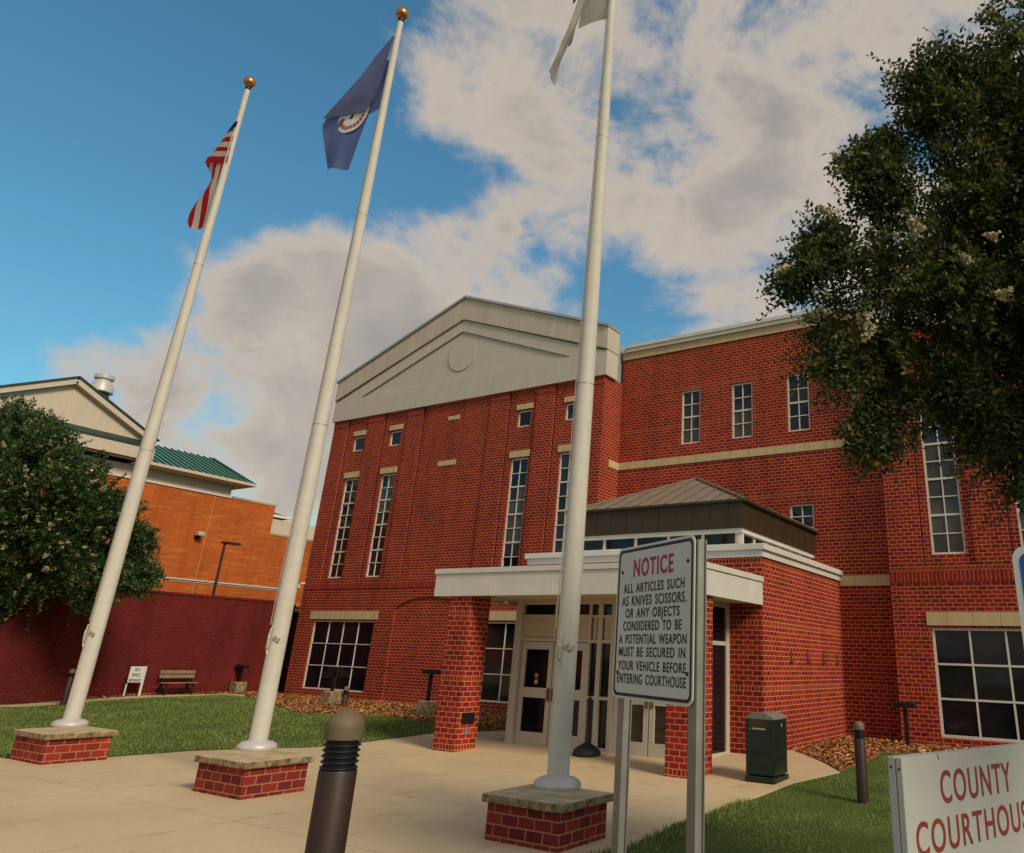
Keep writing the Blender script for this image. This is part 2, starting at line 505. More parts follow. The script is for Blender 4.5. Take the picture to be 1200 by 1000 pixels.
# ------------------------------------------------------------------ mesh builder
class MB:
    def __init__(self):
        self.v, self.f = [], []

    def add(self, vs, fs):
        o = len(self.v)
        self.v += [tuple(p) for p in vs]
        self.f += [tuple(o + i for i in f) for f in fs]
        return self

    def quad(self, a, b, c, d):
        return self.add([a, b, c, d], [(0, 1, 2, 3)])

    def box(self, x0, x1, y0, y1, z0, z1, bev=0.0):
        if bev <= 0:
            return self.add([(x0, y0, z0), (x1, y0, z0), (x1, y1, z0), (x0, y1, z0), (x0, y0, z1), (x1, y0, z1), (x1, y1, z1), (x0, y1, z1)],
                            [(0, 3, 2, 1), (4, 5, 6, 7), (0, 1, 5, 4), (1, 2, 6, 5), (2, 3, 7, 6), (3, 0, 4, 7)])
        bm = bmesh.new()
        bmesh.ops.create_cube(bm, size=1)
        for p in bm.verts:
            p.co = Vector((x0 + (p.co.x + .5) * (x1 - x0), y0 + (p.co.y + .5) * (y1 - y0), z0 + (p.co.z + .5) * (z1 - z0)))
        bmesh.ops.bevel(bm, geom=list(bm.edges), offset=bev, segments=2, affect='EDGES', profile=.5)
        bm.verts.index_update()
        self.add([p.co[:] for p in bm.verts], [[q.index for q in f.verts] for f in bm.faces])
        bm.free()
        return self

    def obox(self, a, b, w, h, up=(0, 0, 1)):
        """bar from a to b with cross section w (sideways) x h (up)"""
        a, b, up = Vector(a), Vector(b), Vector(up)
        d = (b - a).normalized()
        s = d.cross(up).normalized() * (w / 2)
        u = s.cross(d).normalized() * (h / 2)
        vs = [p + i * s + j * u for p in (a, b) for i, j in ((-1, -1), (1, -1), (1, 1), (-1, 1))]
        return self.add(vs, [(0, 1, 2, 3), (7, 6, 5, 4), (0, 4, 5, 1), (1, 5, 6, 2), (2, 6, 7, 3), (3, 7, 4, 0)])

    def lathe(self, prof, c=(0, 0, 0), n=32, cap=True):
        vs, fs = [], []
        for r, z in prof:
            for i in range(n):
                t = 2 * math.pi * i / n
                vs.append((c[0] + r * math.cos(t), c[1] + r * math.sin(t), c[2] + z))
        for j in range(len(prof) - 1):
            for i in range(n):
                fs.append((j * n + i, j * n + (i + 1) % n, (j + 1) * n + (i + 1) % n, (j + 1) * n + i))
        if cap:
            fs.append(tuple(reversed(range(n))))
            fs.append(tuple(range((len(prof) - 1) * n, len(prof) * n)))
        return self.add(vs, fs)

    def tube(self, pts, r, n=10):
        pts = [Vector(p) for p in pts]
        rs = r if isinstance(r, (list, tuple)) else [r] * len(pts)
        vs, fs = [], []
        ref = Vector((0.31, 0.17, 0.93))
        for i, p in enumerate(pts):
            d = (pts[min(i + 1, len(pts) - 1)] - pts[max(i - 1, 0)]).normalized()
            a = d.cross(ref)
            if a.length < 1e-3:
                a = d.cross(Vector((1, 0, 0)))
            a.normalize()
            b = d.cross(a)
            for k_ in range(n):
                t = 2 * math.pi * k_ / n
                vs.append(p + (a * math.cos(t) + b * math.sin(t)) * rs[i])
        for j in range(len(pts) - 1):
            for i in range(n):
                fs.append((j * n + i, j * n + (i + 1) % n, (j + 1) * n + (i + 1) % n, (j + 1) * n + i))
        fs.append(tuple(reversed(range(n))))
        fs.append(tuple(range((len(pts) - 1) * n, len(pts) * n)))
        return self.add(vs, fs)

    def prism(self, poly, axis, a, b):
        """polygon in the plane normal to axis, extruded from a to b (convex or simple)"""
        def P(p, t):
            return {'y': (p[0], t, p[1]), 'x': (t, p[0], p[1]), 'z': (p[0], p[1], t)}[axis]
        n = len(poly)
        vs = [P(p, a) for p in poly] + [P(p, b) for p in poly]
        fs = [tuple(range(n)), tuple(reversed(range(n, 2 * n)))]
        fs += [(i, i + n, (i + 1) % n + n, (i + 1) % n) for i in range(n)]
        return self.add(vs, fs)

    def wall_y(self, y, x0, x1, z0, z1, holes=(), depth=.14):
        xs = sorted({x0, x1, *[h[0] for h in holes], *[h[1] for h in holes]})
        zs = sorted({z0, z1, *[h[2] for h in holes], *[h[3] for h in holes]})
        for i in range(len(xs) - 1):
            for j in range(len(zs) - 1):
                cx, cz = (xs[i] + xs[i + 1]) / 2, (zs[j] + zs[j + 1]) / 2
                if any(h[0] < cx < h[1] and h[2] < cz < h[3] for h in holes):
                    continue
                self.quad((xs[i], y, zs[j]), (xs[i + 1], y, zs[j]), (xs[i + 1], y, zs[j + 1]), (xs[i], y, zs[j + 1]))
        for h in holes:
            a, b, c_, d = h
            e = y + depth
            self.quad((a, y, c_), (a, y, d), (a, e, d), (a, e, c_))
            self.quad((b, y, d), (b, y, c_), (b, e, c_), (b, e, d))
            self.quad((a, y, c_), (a, e, c_), (b, e, c_), (b, y, c_))
            self.quad((a, y, d), (b, y, d), (b, e, d), (a, e, d))
            self.quad((a, e, c_), (a, e, d), (b, e, d), (b, e, c_))
        return self

    def mesh(self, name, off=(0, 0, 0), smooth=False, fix=True):
        me = bpy.data.meshes.new(name)
        o = Vector(off)
        me.from_pydata([(p[0] - o.x, p[1] - o.y, p[2] - o.z) for p in self.v], [], self.f)
        if fix:
            bm = bmesh.new()
            bm.from_mesh(me)
            bmesh.ops.recalc_face_normals(bm, faces=bm.faces)
            bm.to_mesh(me)
            bm.free()
        if smooth:
            me.shade_smooth()
            me.set_sharp_from_angle(angle=R(38))
        me.update()
        return me

    def build(self, name, mat, parent=None, smooth=False, local=False, fix=True):
        off = (0, 0, 0)
        if parent is not None and not local:
            off = world_loc(parent)
        me = self.mesh(name, off, smooth, fix)
        for x in (mat if isinstance(mat, list) else [mat]):
            me.materials.append(M[x])
        o = bpy.data.objects.new(name, me)
        COL.objects.link(o)
        o.parent = parent
        return o


def world_loc(o):
    v = Vector(o.location)
    while o.parent is not None:
        o = o.parent
        v = v + Vector(o.location)
    return v


def thing(name, label, cat, loc=(0, 0, 0), rz=0.0, group=None):
    o = bpy.data.objects.new(name, None)
    COL.objects.link(o)
    o.empty_display_size = .2
    o.location = loc
    o.rotation_euler = (0, 0, rz)
    o['label'] = label
    o['category'] = cat
    if group:
        o['group'] = group
    return o


def tag(o, label, cat, group=None):
    o['label'] = label
    o['category'] = cat
    if group:
        o['group'] = group
    return o


def struct(o):
    o['kind'] = 'structure'
    return o


def stuff(o, label=None, cat=None):
    o['kind'] = 'stuff'
    if label:
        o['label'] = label
        o['category'] = cat
    return o


def dup(root, loc, label=None, rz=None, group=None):
    r = root.copy()
    COL.objects.link(r)
    r.location = loc
    if rz is not None:
        r.rotation_euler = (0, 0, rz)
    if label:
        r['label'] = label
    if group:
        r['group'] = group
    for ch in list(root.children):
        c_ = ch.copy()
        COL.objects.link(c_)
        c_.parent = r
        for g_ in list(ch.children):
            d_ = g_.copy()
            COL.objects.link(d_)
            d_.parent = c_
    return r


def _cap():
    cu = bpy.data.curves.new('cap', 'FONT')
    cu.body = 'E'
    to = bpy.data.objects.new('cap', cu)
    COL.objects.link(to)
    me = bpy.data.meshes.new_from_object(to.evaluated_get(bpy.context.evaluated_depsgraph_get()))
    h = max(v.co.y for v in me.vertices)
    bpy.data.objects.remove(to)
    bpy.data.meshes.remove(me)
    return h


CAP = _cap()


def text_obj(name, txt, mat, parent, x0, x1, z0, z1, y, thick=.002, bold=0.0, flip=False):
    """raised lettering filling x0..x1, z0..z1 on a local plane facing -y"""
    cu = bpy.data.curves.new(name, 'FONT')
    cu.body = txt
    cu.size = 1
    cu.offset = bold
    cu.extrude = .5
    cu.space_character = 1.16
    cu.space_word = 1.45
    to = bpy.data.objects.new(name, cu)
    COL.objects.link(to)
    dg = bpy.context.evaluated_depsgraph_get()
    me = bpy.data.meshes.new_from_object(to.evaluated_get(dg))
    bpy.data.objects.remove(to)
    co = np.empty(len(me.vertices) * 3)
    me.vertices.foreach_get('co', co)
    co = co.reshape(-1, 3)
    lo, hi = co.min(0), co.max(0)
    out = np.empty_like(co)
    out[:, 0] = x0 + (co[:, 0] - lo[0]) / (hi[0] - lo[0]) * (x1 - x0)
    out[:, 2] = z0 + co[:, 1] / CAP * (z1 - z0)
    out[:, 1] = y - (co[:, 2] - lo[2]) / (hi[2] - lo[2]) * thick
    polys = [tuple(p.vertices) for p in me.polygons]
    # split the line into words at its wide gaps
    spans = sorted((min(co[i, 0] for i in p), max(co[i, 0] for i in p), k_) for k_, p in enumerate(polys))
    groups, right = [], None
    for a, b, k_ in spans:
        if right is None or a > right + .30:
            groups.append([])
            right = b
        groups[-1].append(k_)
        right = max(right, b)
    bpy.data.meshes.remove(me)
    for g_ in groups:
        idx = sorted({i for k_ in g_ for i in polys[k_]})
        new = {v: n for n, v in enumerate(idx)}
        m2 = bpy.data.meshes.new(name)
        m2.from_pydata([tuple(out[i]) for i in idx], [], [tuple(new[i] for i in polys[k_]) for k_ in g_])
        m2.materials.append(M[mat])
        m2.update()
        o = bpy.data.objects.new(name, m2)
        COL.objects.link(o)
        o.parent = parent
    return o


# ------------------------------------------------------------------ terrain
def sstep(a, b, x):
    t = min(1, max(0, (x - a) / (b - a)))
    return t * t * (3 - 2 * t)


def gz(x, y):
    z = -0.05 * min(max(15.4 - y, 0), 3.4)
    z += .52 * (1 - sstep(4.4, 6.6, y)) * sstep(-6.4, -4.4, x)
    return z


xs = [-600, -250, -120, -70] + [-50 + i for i in range(40)] + [-10 + .5 * i for i in range(50)] + [20, 40, 100, 250, 600]
ys = [-400, -150, -60, -20] + [-8 + i for i in range(10)] + [2 + .4 * i for i in range(36)] + [17, 19, 24, 32, 60, 150, 500, 1200]
mb = MB()
mb.v = [(x, y, gz(x, y)) for y in ys for x in xs]
nx = len(xs)
mb.f = [(j * nx + i, j * nx + i + 1, (j + 1) * nx + i + 1, (j + 1) * nx + i) for j in range(len(ys) - 1) for i in range(nx - 1)]
struct(mb.build('ground', 'lawn', fix=False, smooth=True))


def sheet(name, poly, mat, dz, skirt=.15):
    bm = bmesh.new()
    vs = [bm.verts.new((x, y, 0)) for x, y in poly]
    f = bm.faces.new(vs)
    if f.normal.z < 0:
        f.normal_flip()
    bm.normal_update()
    for yc in (12.0, 15.4):
        bmesh.ops.bisect_plane(bm, geom=bm.verts[:] + bm.edges[:] + bm.faces[:], plane_co=(0, yc, 0), plane_no=(0, 1, 0))
    bmesh.ops.triangulate(bm, faces=bm.faces[:])
    if skirt:
        be = [e for e in bm.edges if len(e.link_faces) == 1]
        ex = bmesh.ops.extrude_edge_only(bm, edges=be)
        low = [g_ for g_ in ex['geom'] if isinstance(g_, bmesh.types.BMVert)]
        for p in low:
            p.co.z = -skirt
    for p in bm.verts:
        p.co.z += gz(-20, p.co.y) + dz
    bmesh.ops.recalc_face_normals(bm, faces=bm.faces[:])
    me = bpy.data.meshes.new(name)
    bm.to_mesh(me)
    bm.free()
    me.materials.append(M[mat])
    o = bpy.data.objects.new(name, me)
    COL.objects.link(o)
    return struct(o)


plaza_poly = [(-60, -6), (-8.2, -6), (-7.6, 4.6), (-6.6, 6.0), (-5.25, 7.2), (-4.94, 8.0), (-5.11, 9.6), (-5.16, 11.5), (-5.04, 13.3), (-4.66, 14.6),
              (-6.35, 16.9), (-6.35, 17.2), (-12.95, 17.2), (-12.95, 15.6), (-14.1, 14.2), (-14.3, 12.8), (-14.5, 11.3), (-15.45, 9.5), (-15.55, 7.9), (-16.4, 6.9), (-30, 6.2), (-60, 5.5)]
sheet('plaza', plaza_poly, 'concrete', .012)
sheet('footpath', [(-28.95, 3), (-28.95, 18.5), (-27.6, 18.9), (-27.6, 18.2), (-28.2, 17.8), (-28.1, 3)], 'concrete', .012)
mulch_l = [(-27.4, 19.9), (-12.75, 19.9), (-12.75, 15.75), (-14.2, 15.3), (-16, 15.9), (-17.9, 16.1), (-19, 15.6), (-20.3, 15.1), (-22.6, 16.2), (-25, 17.2), (-27.5, 18.3)]
mulch_r = [(-6.45, 17.0), (-4.7, 14.75), (-4.62, 16), (-4.85, 18.2), (-3, 18.9), (0, 19.1), (9, 19.1), (9, 20.5), (-4.9, 20.5), (-4.9, 21), (-6.45, 21)]
mulch_w = [(-29.15, 13.6), (-28.97, 13.6), (-28.97, 18.6), (-27.7, 19.1), (-27.7, 20.2), (-29.15, 20.2)]
for p in (mulch_l, mulch_r, mulch_w):
    sheet('mulch_bed', p, 'mulch', .02)


def inside(poly, x, y):
    c_ = np.zeros(len(x), bool)
    n = len(poly)
    for i in range(n):
        (x1, y1), (x2, y2) = poly[i], poly[(i + 1) % n]
        if y1 == y2:
            continue
        c_ ^= ((y1 > y) != (y2 > y)) & (x < (x2 - x1) * (y - y1) / (y2 - y1) + x1)
    return c_


def bulk(name, V, F, mat, parent=None, n=4):
    me = bpy.data.meshes.new(name)
    me.vertices.add(len(V))
    me.vertices.foreach_set('co', V.astype(np.float32).ravel())
    me.loops.add(F.size)
    me.loops.foreach_set('vertex_index', F.astype(np.int32).ravel())
    me.polygons.add(len(F))
    me.polygons.foreach_set('loop_start', np.arange(0, F.size, n, dtype=np.int32))
    me.update(calc_edges=True)
    me.validate()
    me.materials.append(M[mat])
    o = bpy.data.objects.new(name, me)
    COL.objects.link(o)
    o.parent = parent
    return o


gzv = np.vectorize(gz)


def grass_patch(rng, poly, n, hmin, hmax, w, avoid=()):
    px = np.array([p[0] for p in poly])
    py = np.array([p[1] for p in poly])
    x = rng.uniform(px.min(), px.max(), n)
    y = rng.uniform(py.min(), py.max(), n)
    ok = inside(poly, x, y)
    for a in avoid:
        ok &= ~inside(a, x, y)
    x, y = x[ok], y[ok]
    z = gzv(x, y)
    h = rng.uniform(hmin, hmax, len(x)) * (0.7 + .5 * np.sin(x * 2.1 + 1) * np.sin(y * 1.7))
    h = np.maximum(h, hmin * .7)
    t = rng.uniform(0, 2 * np.pi, len(x))
    lean = rng.uniform(.1, .7, len(x)) * h
    lt = rng.uniform(0, 2 * np.pi, len(x))
    dx, dy = np.cos(t) * w / 2, np.sin(t) * w / 2
    a = np.stack([x - dx, y - dy, z - .01], 1)
    b = np.stack([x + dx, y + dy, z - .01], 1)
    c_ = np.stack([x + np.cos(lt) * lean, y + np.sin(lt) * lean, z + h], 1)
    return np.stack([a, b, c_], 1).reshape(-1, 3)


rng = np.random.default_rng(5)
lawn_l = [(-28.0, 5.8), (-15.9, 7.1), (-15.6, 9.5), (-14.62, 11.3), (-14.42, 12.8), (-14.2, 14.15), (-13.0, 15.55), (-12.8, 17.5), (-14, 19), (-27.4, 18.2), (-28.0, 17.8)]
lawn_r = [(-5.2, 7.0), (-4.83, 8.0), (-5.0, 9.6), (-5.07, 11.5), (-4.95, 13.3), (-4.6, 14.6), (-4.5, 16.2), (-4.7, 18.1), (-3, 18.8), (1, 19), (1, 6.5)]
G = [grass_patch(rng, lawn_r, 230000, .015, .045, .009, [mulch_r]),
     grass_patch(rng, lawn_l, 150000, .035, .075, .022, [mulch_l, plaza_poly]),
     grass_patch(rng, [(-30, 6.4), (-15.9, 7.0), (-15.6, 9.6), (-14.6, 11.3), (-30, 11.5)], 40000, .03, .07, .018, [plaza_poly]),
     # ragged tufts along the edge of the walk
     grass_patch(rng, [(-5.2, 7.2), (-4.95, 8.0), (-5.12, 9.6), (-5.17, 11.5), (-4.9, 11.5), (-4.8, 9.6), (-4.6, 8.0), (-4.9, 7.2)], 5000, .06, .13, .013)]
V = np.concatenate(G)
stuff(bulk('grass', V, np.arange(len(V)).reshape(-1, 3), 'grass', n=3), 'short green lawn grass on both sides of the concrete walk', 'grass')


def chips(rng, poly, n):
    px = np.array([p[0] for p in poly])
    py = np.array([p[1] for p in poly])
    x = rng.uniform(px.min(), px.max(), n)
    y = rng.uniform(py.min(), py.max(), n)
    ok = inside(poly, x, y)
    x, y = x[ok], y[ok]
    z = gzv(x, y) + .03 + rng.uniform(0, .035, len(x))
    t = rng.uniform(0, 2 * np.pi, len(x))
    l = rng.uniform(.014, .050, len(x))
    w = rng.uniform(.007, .019, len(x))
    tx, ty = np.cos(t), np.sin(t)
    t1, t2 = rng.normal(0, .35, len(x)), rng.normal(0, .5, len(x))
    A = np.stack([tx * l, ty * l, t1 * l], 1)
    B = np.stack([-ty * w, tx * w, t2 * w], 1)
    P = np.stack([x, y, z], 1)
    return np.stack([P - A - B, P + A - B, P + A + B, P - A + B], 1).reshape(-1, 3)


V = np.concatenate([chips(rng, mulch_l, 42000), chips(rng, mulch_r, 42000), chips(rng, mulch_w, 5500)])
stuff(bulk('mulch', V, np.arange(len(V)).reshape(-1, 4), 'chips'), 'brown and orange bark mulch chips spread along the brick walls', 'mulch')
#@@PART2

# ------------------------------------------------------------------ courthouse
YP, YW, YB, YV = 19.85, 20.95, 20.4, 15.5
XL, XR, XB = -27.5, -13.83, -4.96
REC = .05
SC = (YP + REC) / YP


def sx(v):
    return round(v * SC, 3)


def sz(v):
    return round(1.75 + (v - 1.75) * SC, 3)


ch = thing('courthouse', 'large red brick county courthouse with cream pediment, canopy entrance and tall white windows', 'building', (-14, 20, 0))

win_l = (-26.56, -23.22, .28, 2.66)
win_m = (-18.0, -14.67, .28, 2.66)
tall = [(sx(a), sx(b), sz(4.19), sz(8.05)) for a, b in ((-26.22, -25.42), (-24.11, -23.34), (-17.59, -16.82), (-15.48, -14.70))]
small = [(sx(a), sx(b), sz(9.18), sz(9.78)) for a, b in ((-26.10, -25.46), (-23.98, -23.37), (-17.48, -16.88), (-15.38, -14.76))]
# pavilion walls
mb = MB()
mb.wall_y(YP, XL, -22.26, -.3, 4.12, [win_l])
mb.wall_y(YP, -18.83, XR, -.3, 4.12, [win_m])
mb.wall_y(YP + REC, -22.26, -18.83, -.3, 4.12)
mb.wall_y(YP + REC, XL, XR, 4.12, 10.6, tall + small)
mb.quad((XL, YP, 4.12), (-22.26, YP, 4.12), (-22.26, YP + REC, 4.12), (XL, YP + REC, 4.12))
mb.quad((-18.83, YP, 4.12), (XR, YP, 4.12), (XR, YP + REC, 4.12), (-18.83, YP + REC, 4.12))
mb.quad((XR, YP, -.3), (XR, 34, -.3), (XR, 34, 10.6), (XR, YP, 10.6))
mb.quad((XL, YP, -.3), (XL, YP, 10.6), (XL, 34, 10.6), (XL, 34, -.3))
mb.quad((XL, 34, -.3), (XL, 34, 10.6), (XR, 34, 10.6), (XR, 34, -.3))
mb.quad((-22.26, YP, -.3), (-22.26, YP + REC, -.3), (-22.26, YP + REC, 4.12), (-22.26, YP, 4.12))
mb.quad((-18.83, YP, -.3), (-18.83, YP, 4.12), (-18.83, YP + REC, 4.12), (-18.83, YP + REC, -.3))
mb.build('wall', 'brick_plain', ch, fix=False)
# arched brick spandrel in the middle of the pavilion
arc = [(-22.26, 4.115), (-18.83, 4.115), (-18.83, 2.95)] + [(-20.545 + 1.715 * math.cos(R(a)), 2.95 + .52 * math.sin(R(a))) for a in range(10, 180, 10)] + [(-22.26, 2.95)]
MB().prism(arc, 'y', YP - .005, YP + REC - .002).build('brick_arch', 'brick_plain', ch)
for a, b in ((XL, -26.63), (-25.38, -24.43), (-23.09, -22.26), (-18.83, -17.95), (-16.70, -15.89), (-14.52, XR)):
    mb = MB().box(a + .002, b - .002, YP - .004, YP + REC, 4.12, 10.28)
    MB().box(a - .006, b + .006, YP - .02, YP + REC, 10.283, 10.597).build('pilaster_cap', 'brick_soldier', ch)
    mb.build('pilaster', 'brick_plain', ch)
    if b < XR - .1:
        MB().box(b + .003, b + .055, YP + REC - .004, YP + REC + .05, 4.13, 10.59).build('corner_shade', 'shade_dark', ch)  # dark strip painting the corner shade right of the pilaster
mb = MB()
for a, b in ((XL - .004, -18.83), (-18.83, XR + .004)):
    mb.box(a, b, YP - .018, YP + .02, 3.78, 3.99)
mb.build('string_course', 'brick_soldier', ch)


def frame_mesh(w, h, cols, rows, fw, mw, heavy):
    mb = MB()
    d0, d1 = 0.0, .06
    mb.box(0, w, d0, d1, 0, fw)
    mb.box(0, w, d0, d1, h - fw, h)
    mb.box(0, fw, d0, d1, fw, h - fw)
    mb.box(w - fw, w, d0, d1, fw, h - fw)
    for i in range(1, cols):
        x = fw + (w - 2 * fw) * i / cols
        mb.box(x - mw / 2, x + mw / 2, .012, .05, fw, h - fw)
    for j in range(1, rows):
        z = fw + (h - 2 * fw) * j / rows
        t = mw * (1.9 if heavy and j % heavy == 0 else 1)
        mb.box(fw, w - fw, .006, .052, z - t / 2, z + t / 2)
    return mb


_win = {}


def window(parent, x0, x1, z0, z1, y, cols, rows, fw=.05, mw=.028, heavy=0, gl='glass', mixed=None):
    """white framed window set in its opening, glass as its child"""
    key = (round(x1 - x0, 2), round(z1 - z0, 2), cols, rows)
    w, h = x1 - x0, z1 - z0
    if key not in _win:
        a = frame_mesh(w, h, cols, rows, fw, mw, heavy).mesh('window')
        a.materials.append(M['frame'])
        g_ = MB()
        for i in range(cols):
            for j in range(rows):
                xa, xb = fw + (w - 2 * fw) * i / cols, fw + (w - 2 * fw) * (i + 1) / cols
                za, zb = fw + (h - 2 * fw) * j / rows, fw + (h - 2 * fw) * (j + 1) / rows
                t = random.uniform(-.010, .010)
                s = random.uniform(-.008, .008)
                g_.quad((xa, .04 + t, za), (xb, .04 - t, za), (xb, .04 - t + s, zb), (xa, .04 + t + s, zb))
        _win[key] = (a, g_)
    a, g_ = _win[key]
    base = world_loc(parent)
    o = bpy.data.objects.new('window', a)
    COL.objects.link(o)
    o.parent = parent
    o.location = Vector((x0, y + .05, z0)) - base
    gm = g_.mesh('pane', fix=False)
    gm.materials.append(M[gl])
    if mixed:
        gm.materials.append(M[mixed[0]])
        for i, p in enumerate(gm.polygons):
            if (i % rows) in mixed[1](i // rows):
                p.material_index = 1
    p = bpy.data.objects.new('pane', gm)
    COL.objects.link(p)
    p.parent = o
    return o


random.seed(3)
window(ch, *win_l, YP, 4, 3)
window(ch, *win_m, YP, 4, 3)
tm = [('glass_up', lambda c: (7,) if c else ()), ('glass_tan', lambda c: (5, 6, 7) if c else (5, 6)), ('glass_tan', lambda c: (2, 3, 4, 5) if c else (2, 3, 4)), ('glass_up', lambda c: (1, 2, 3, 4, 5, 6, 7))]
for t, mm in zip(tall, tm):
    window(ch, *t, YP + REC, 2, 8, heavy=2, mixed=mm)
for i, t in enumerate(small):
    window(ch, *t, YP + REC, 1, 1, gl=('glass_up', 'glass', 'glass', 'glass_up')[i])

lint = MB()


def lintel(x0, x1, z0, z1, y, e=.025):
    MB().box(x0, x1, y - e, y + .1, z0, z1).build('lintel', 'stone', ch)


for a, b in ((-26.78, -23.08), (-18.15, -14.5)):
    lintel(a, b, 2.70, 2.99, YP)
for t in tall:
    lintel(t[0] - .07, t[1] + .06, t[3] + .03, t[3] + .26, YP + REC, .035)
for t in small:
    lintel(t[0] - .06, t[1] + .06, t[3] + .04, t[3] + .24, YP + REC, .035)
for a, b, c_, d in ((-20.90, -20.30, 9.86, 10.01), (-21.12, -20.22, 8.11, 8.30)):
    MB().box(sx(a), sx(b), YP + .035, YP + .1, sz(c_), sz(d)).build('accent_stone', 'stone', ch)

# pediment of the pavilion
PX0, PX1, PC = XL - .11, XR + .10, -20.68


def pediment(x0, x1, yf, yb, parent):
    pc = (x0 + x1) / 2
    zs, za = 12.30, 14.88
    hw = (x1 - x0) / 2
    MB().prism([(x0 + .02, 10.6), (x1 - .02, 10.6), (x1 - .02, zs), (pc, za - .02), (x0 + .02, zs)], 'y', yf + .08, yb).build('tympanum', 'stucco', parent)
    MB().box(x0, x1, yf + .02, yb + .004, 10.58, 11.47).build('entablature', 'stucco', parent)
    mb = MB()
    mb.prism([(x0 - .01, 11.50), (pc, 13.97), (pc, za), (x0 - .01, zs)], 'y', yf - .03, yb + .01)
    mb.prism([(pc, 13.97), (x1 + .01, 11.50), (x1 + .01, zs), (pc, za)], 'y', yf - .03, yb + .01)
    mb.build('raking_cornice', 'stucco_rake', parent)
    # inner raised border round the panel
    mb = MB()
    for s in (-1, 1):
        mb.prism([(pc + s * (hw - .15), 11.47), (pc, 13.96), (pc, 13.47), (pc + s * (hw - 1.55), 11.47)], 'y', yf + .035, yf + .09)
    mb.build('panel_border', 'stucco', parent)
    n = 48
    ring = MB()
    for i in range(n):
        t0, t1 = 2 * math.pi * i / n, 2 * math.pi * (i + 1) / n
        P = lambda t, r, y: (pc + .08 + r * math.cos(t), y, 12.5 + r * math.sin(t))
        ring.quad(P(t0, .0, yf + .055), P(t0, .70, yf + .055), P(t1, .70, yf + .055), P(t1, .0, yf + .055))
        ring.quad(P(t0, .70, yf + .055), P(t0, .70, yf + .09), P(t1, .70, yf + .09), P(t1, .70, yf + .055))
    ring.build('roundel', 'stucco', parent, fix=False)
    mb = MB()
    for s in (-1, 1):
        mb.prism([(pc + s * (hw - .02), 11.468), (pc + s * (hw - .02), 11.505), (pc, 13.975), (pc, 13.935)], 'y', yf + .01, yf + .09)
        mb.prism([(pc + s * (hw - 1.58), 11.472), (pc + s * (hw - 1.50), 11.472), (pc, 13.475), (pc, 13.445)], 'y', yf + .03, yf + .09)
    for i in range(n):
        t0, t1 = 2 * math.pi * i / n, 2 * math.pi * (i + 1) / n
        mb.quad(P(t0, .698, yf + .052), P(t0, .708, yf + .052), P(t1, .708, yf + .052), P(t1, .698, yf + .052))
    mb.build('reveal_shade_line', 'reveal_shade', parent)  # brown strips painting the shadow lines of the grooves and roundel edge
    mb = MB()
    for s in (-1, 1):
        mb.obox((pc + s * (hw + .05), yf + (yb - yf) / 2 - .02, zs + .05), (pc, yf + (yb - yf) / 2 - .02, za + .06), yb - yf + .16, .09)
    mb.build('roof_edge', 'gutter', parent)


pediment(PX0, PX1, 19.74, 20.45, ch)
mb = MB()
mb.prism([(XL + .1, 10.6), (XR - .1, 10.6), (XR - .1, 12.1), (PC, 14.6), (XL + .1, 12.1)], 'y', 20.46, 34)
mb.build('roof', 'roof_flat', ch)

# set-back wing
wing_w = [(-11.46, -10.77, 8.19, 10.01), (-9.65, -8.94, 8.18, 9.99), (-7.80, -7.10, 8.19, 10.01)]
wing_s = (-7.82, -7.10, 5.30, 6.0)
mb = MB()
mb.wall_y(YW, XR, XB + .02, -.3, 11.5, wing_w + [wing_s], .12)
mb.build('wall', 'brick', ch, fix=False)
MB().box(XR + .002, XB, YW - .002, 34, 11.5, 11.93).build('parapet', 'white', ch)
MB().box(XR + .004, XB, YW - .05, YW + .2, 11.48, 11.73).build('cornice', 'stone', ch)
mb = MB().box(XR + .15, XB, YW - .13, YW + .3, 11.735, 11.86)
mb.box(XR + .15, XB, YW - .17, YW + .34, 11.865, 11.98)
mb.build('coping', 'white', ch)
mb = MB().box(XR + .003, XB, YW - .035, YW + .05, 7.545, 7.78)
mb.box(XR - .05, XR + .035, 20.35, YW + .02, 7.545, 7.78)
mb.build('stone_band', 'stone', ch)
MB().box(-6.44, XB, YW - .035, YW + .05, 3.70, 3.97).build('stone_band', 'stone', ch)
for i, t in enumerate(wing_w):
    window(ch, *t, YW, 2, 4, heavy=2, gl='glass_up', mixed=('glass_tan', (lambda c: (0, 1)) if i != 2 else (lambda c: ())))
window(ch, *wing_s, YW, 2, 2, gl='glass_up')

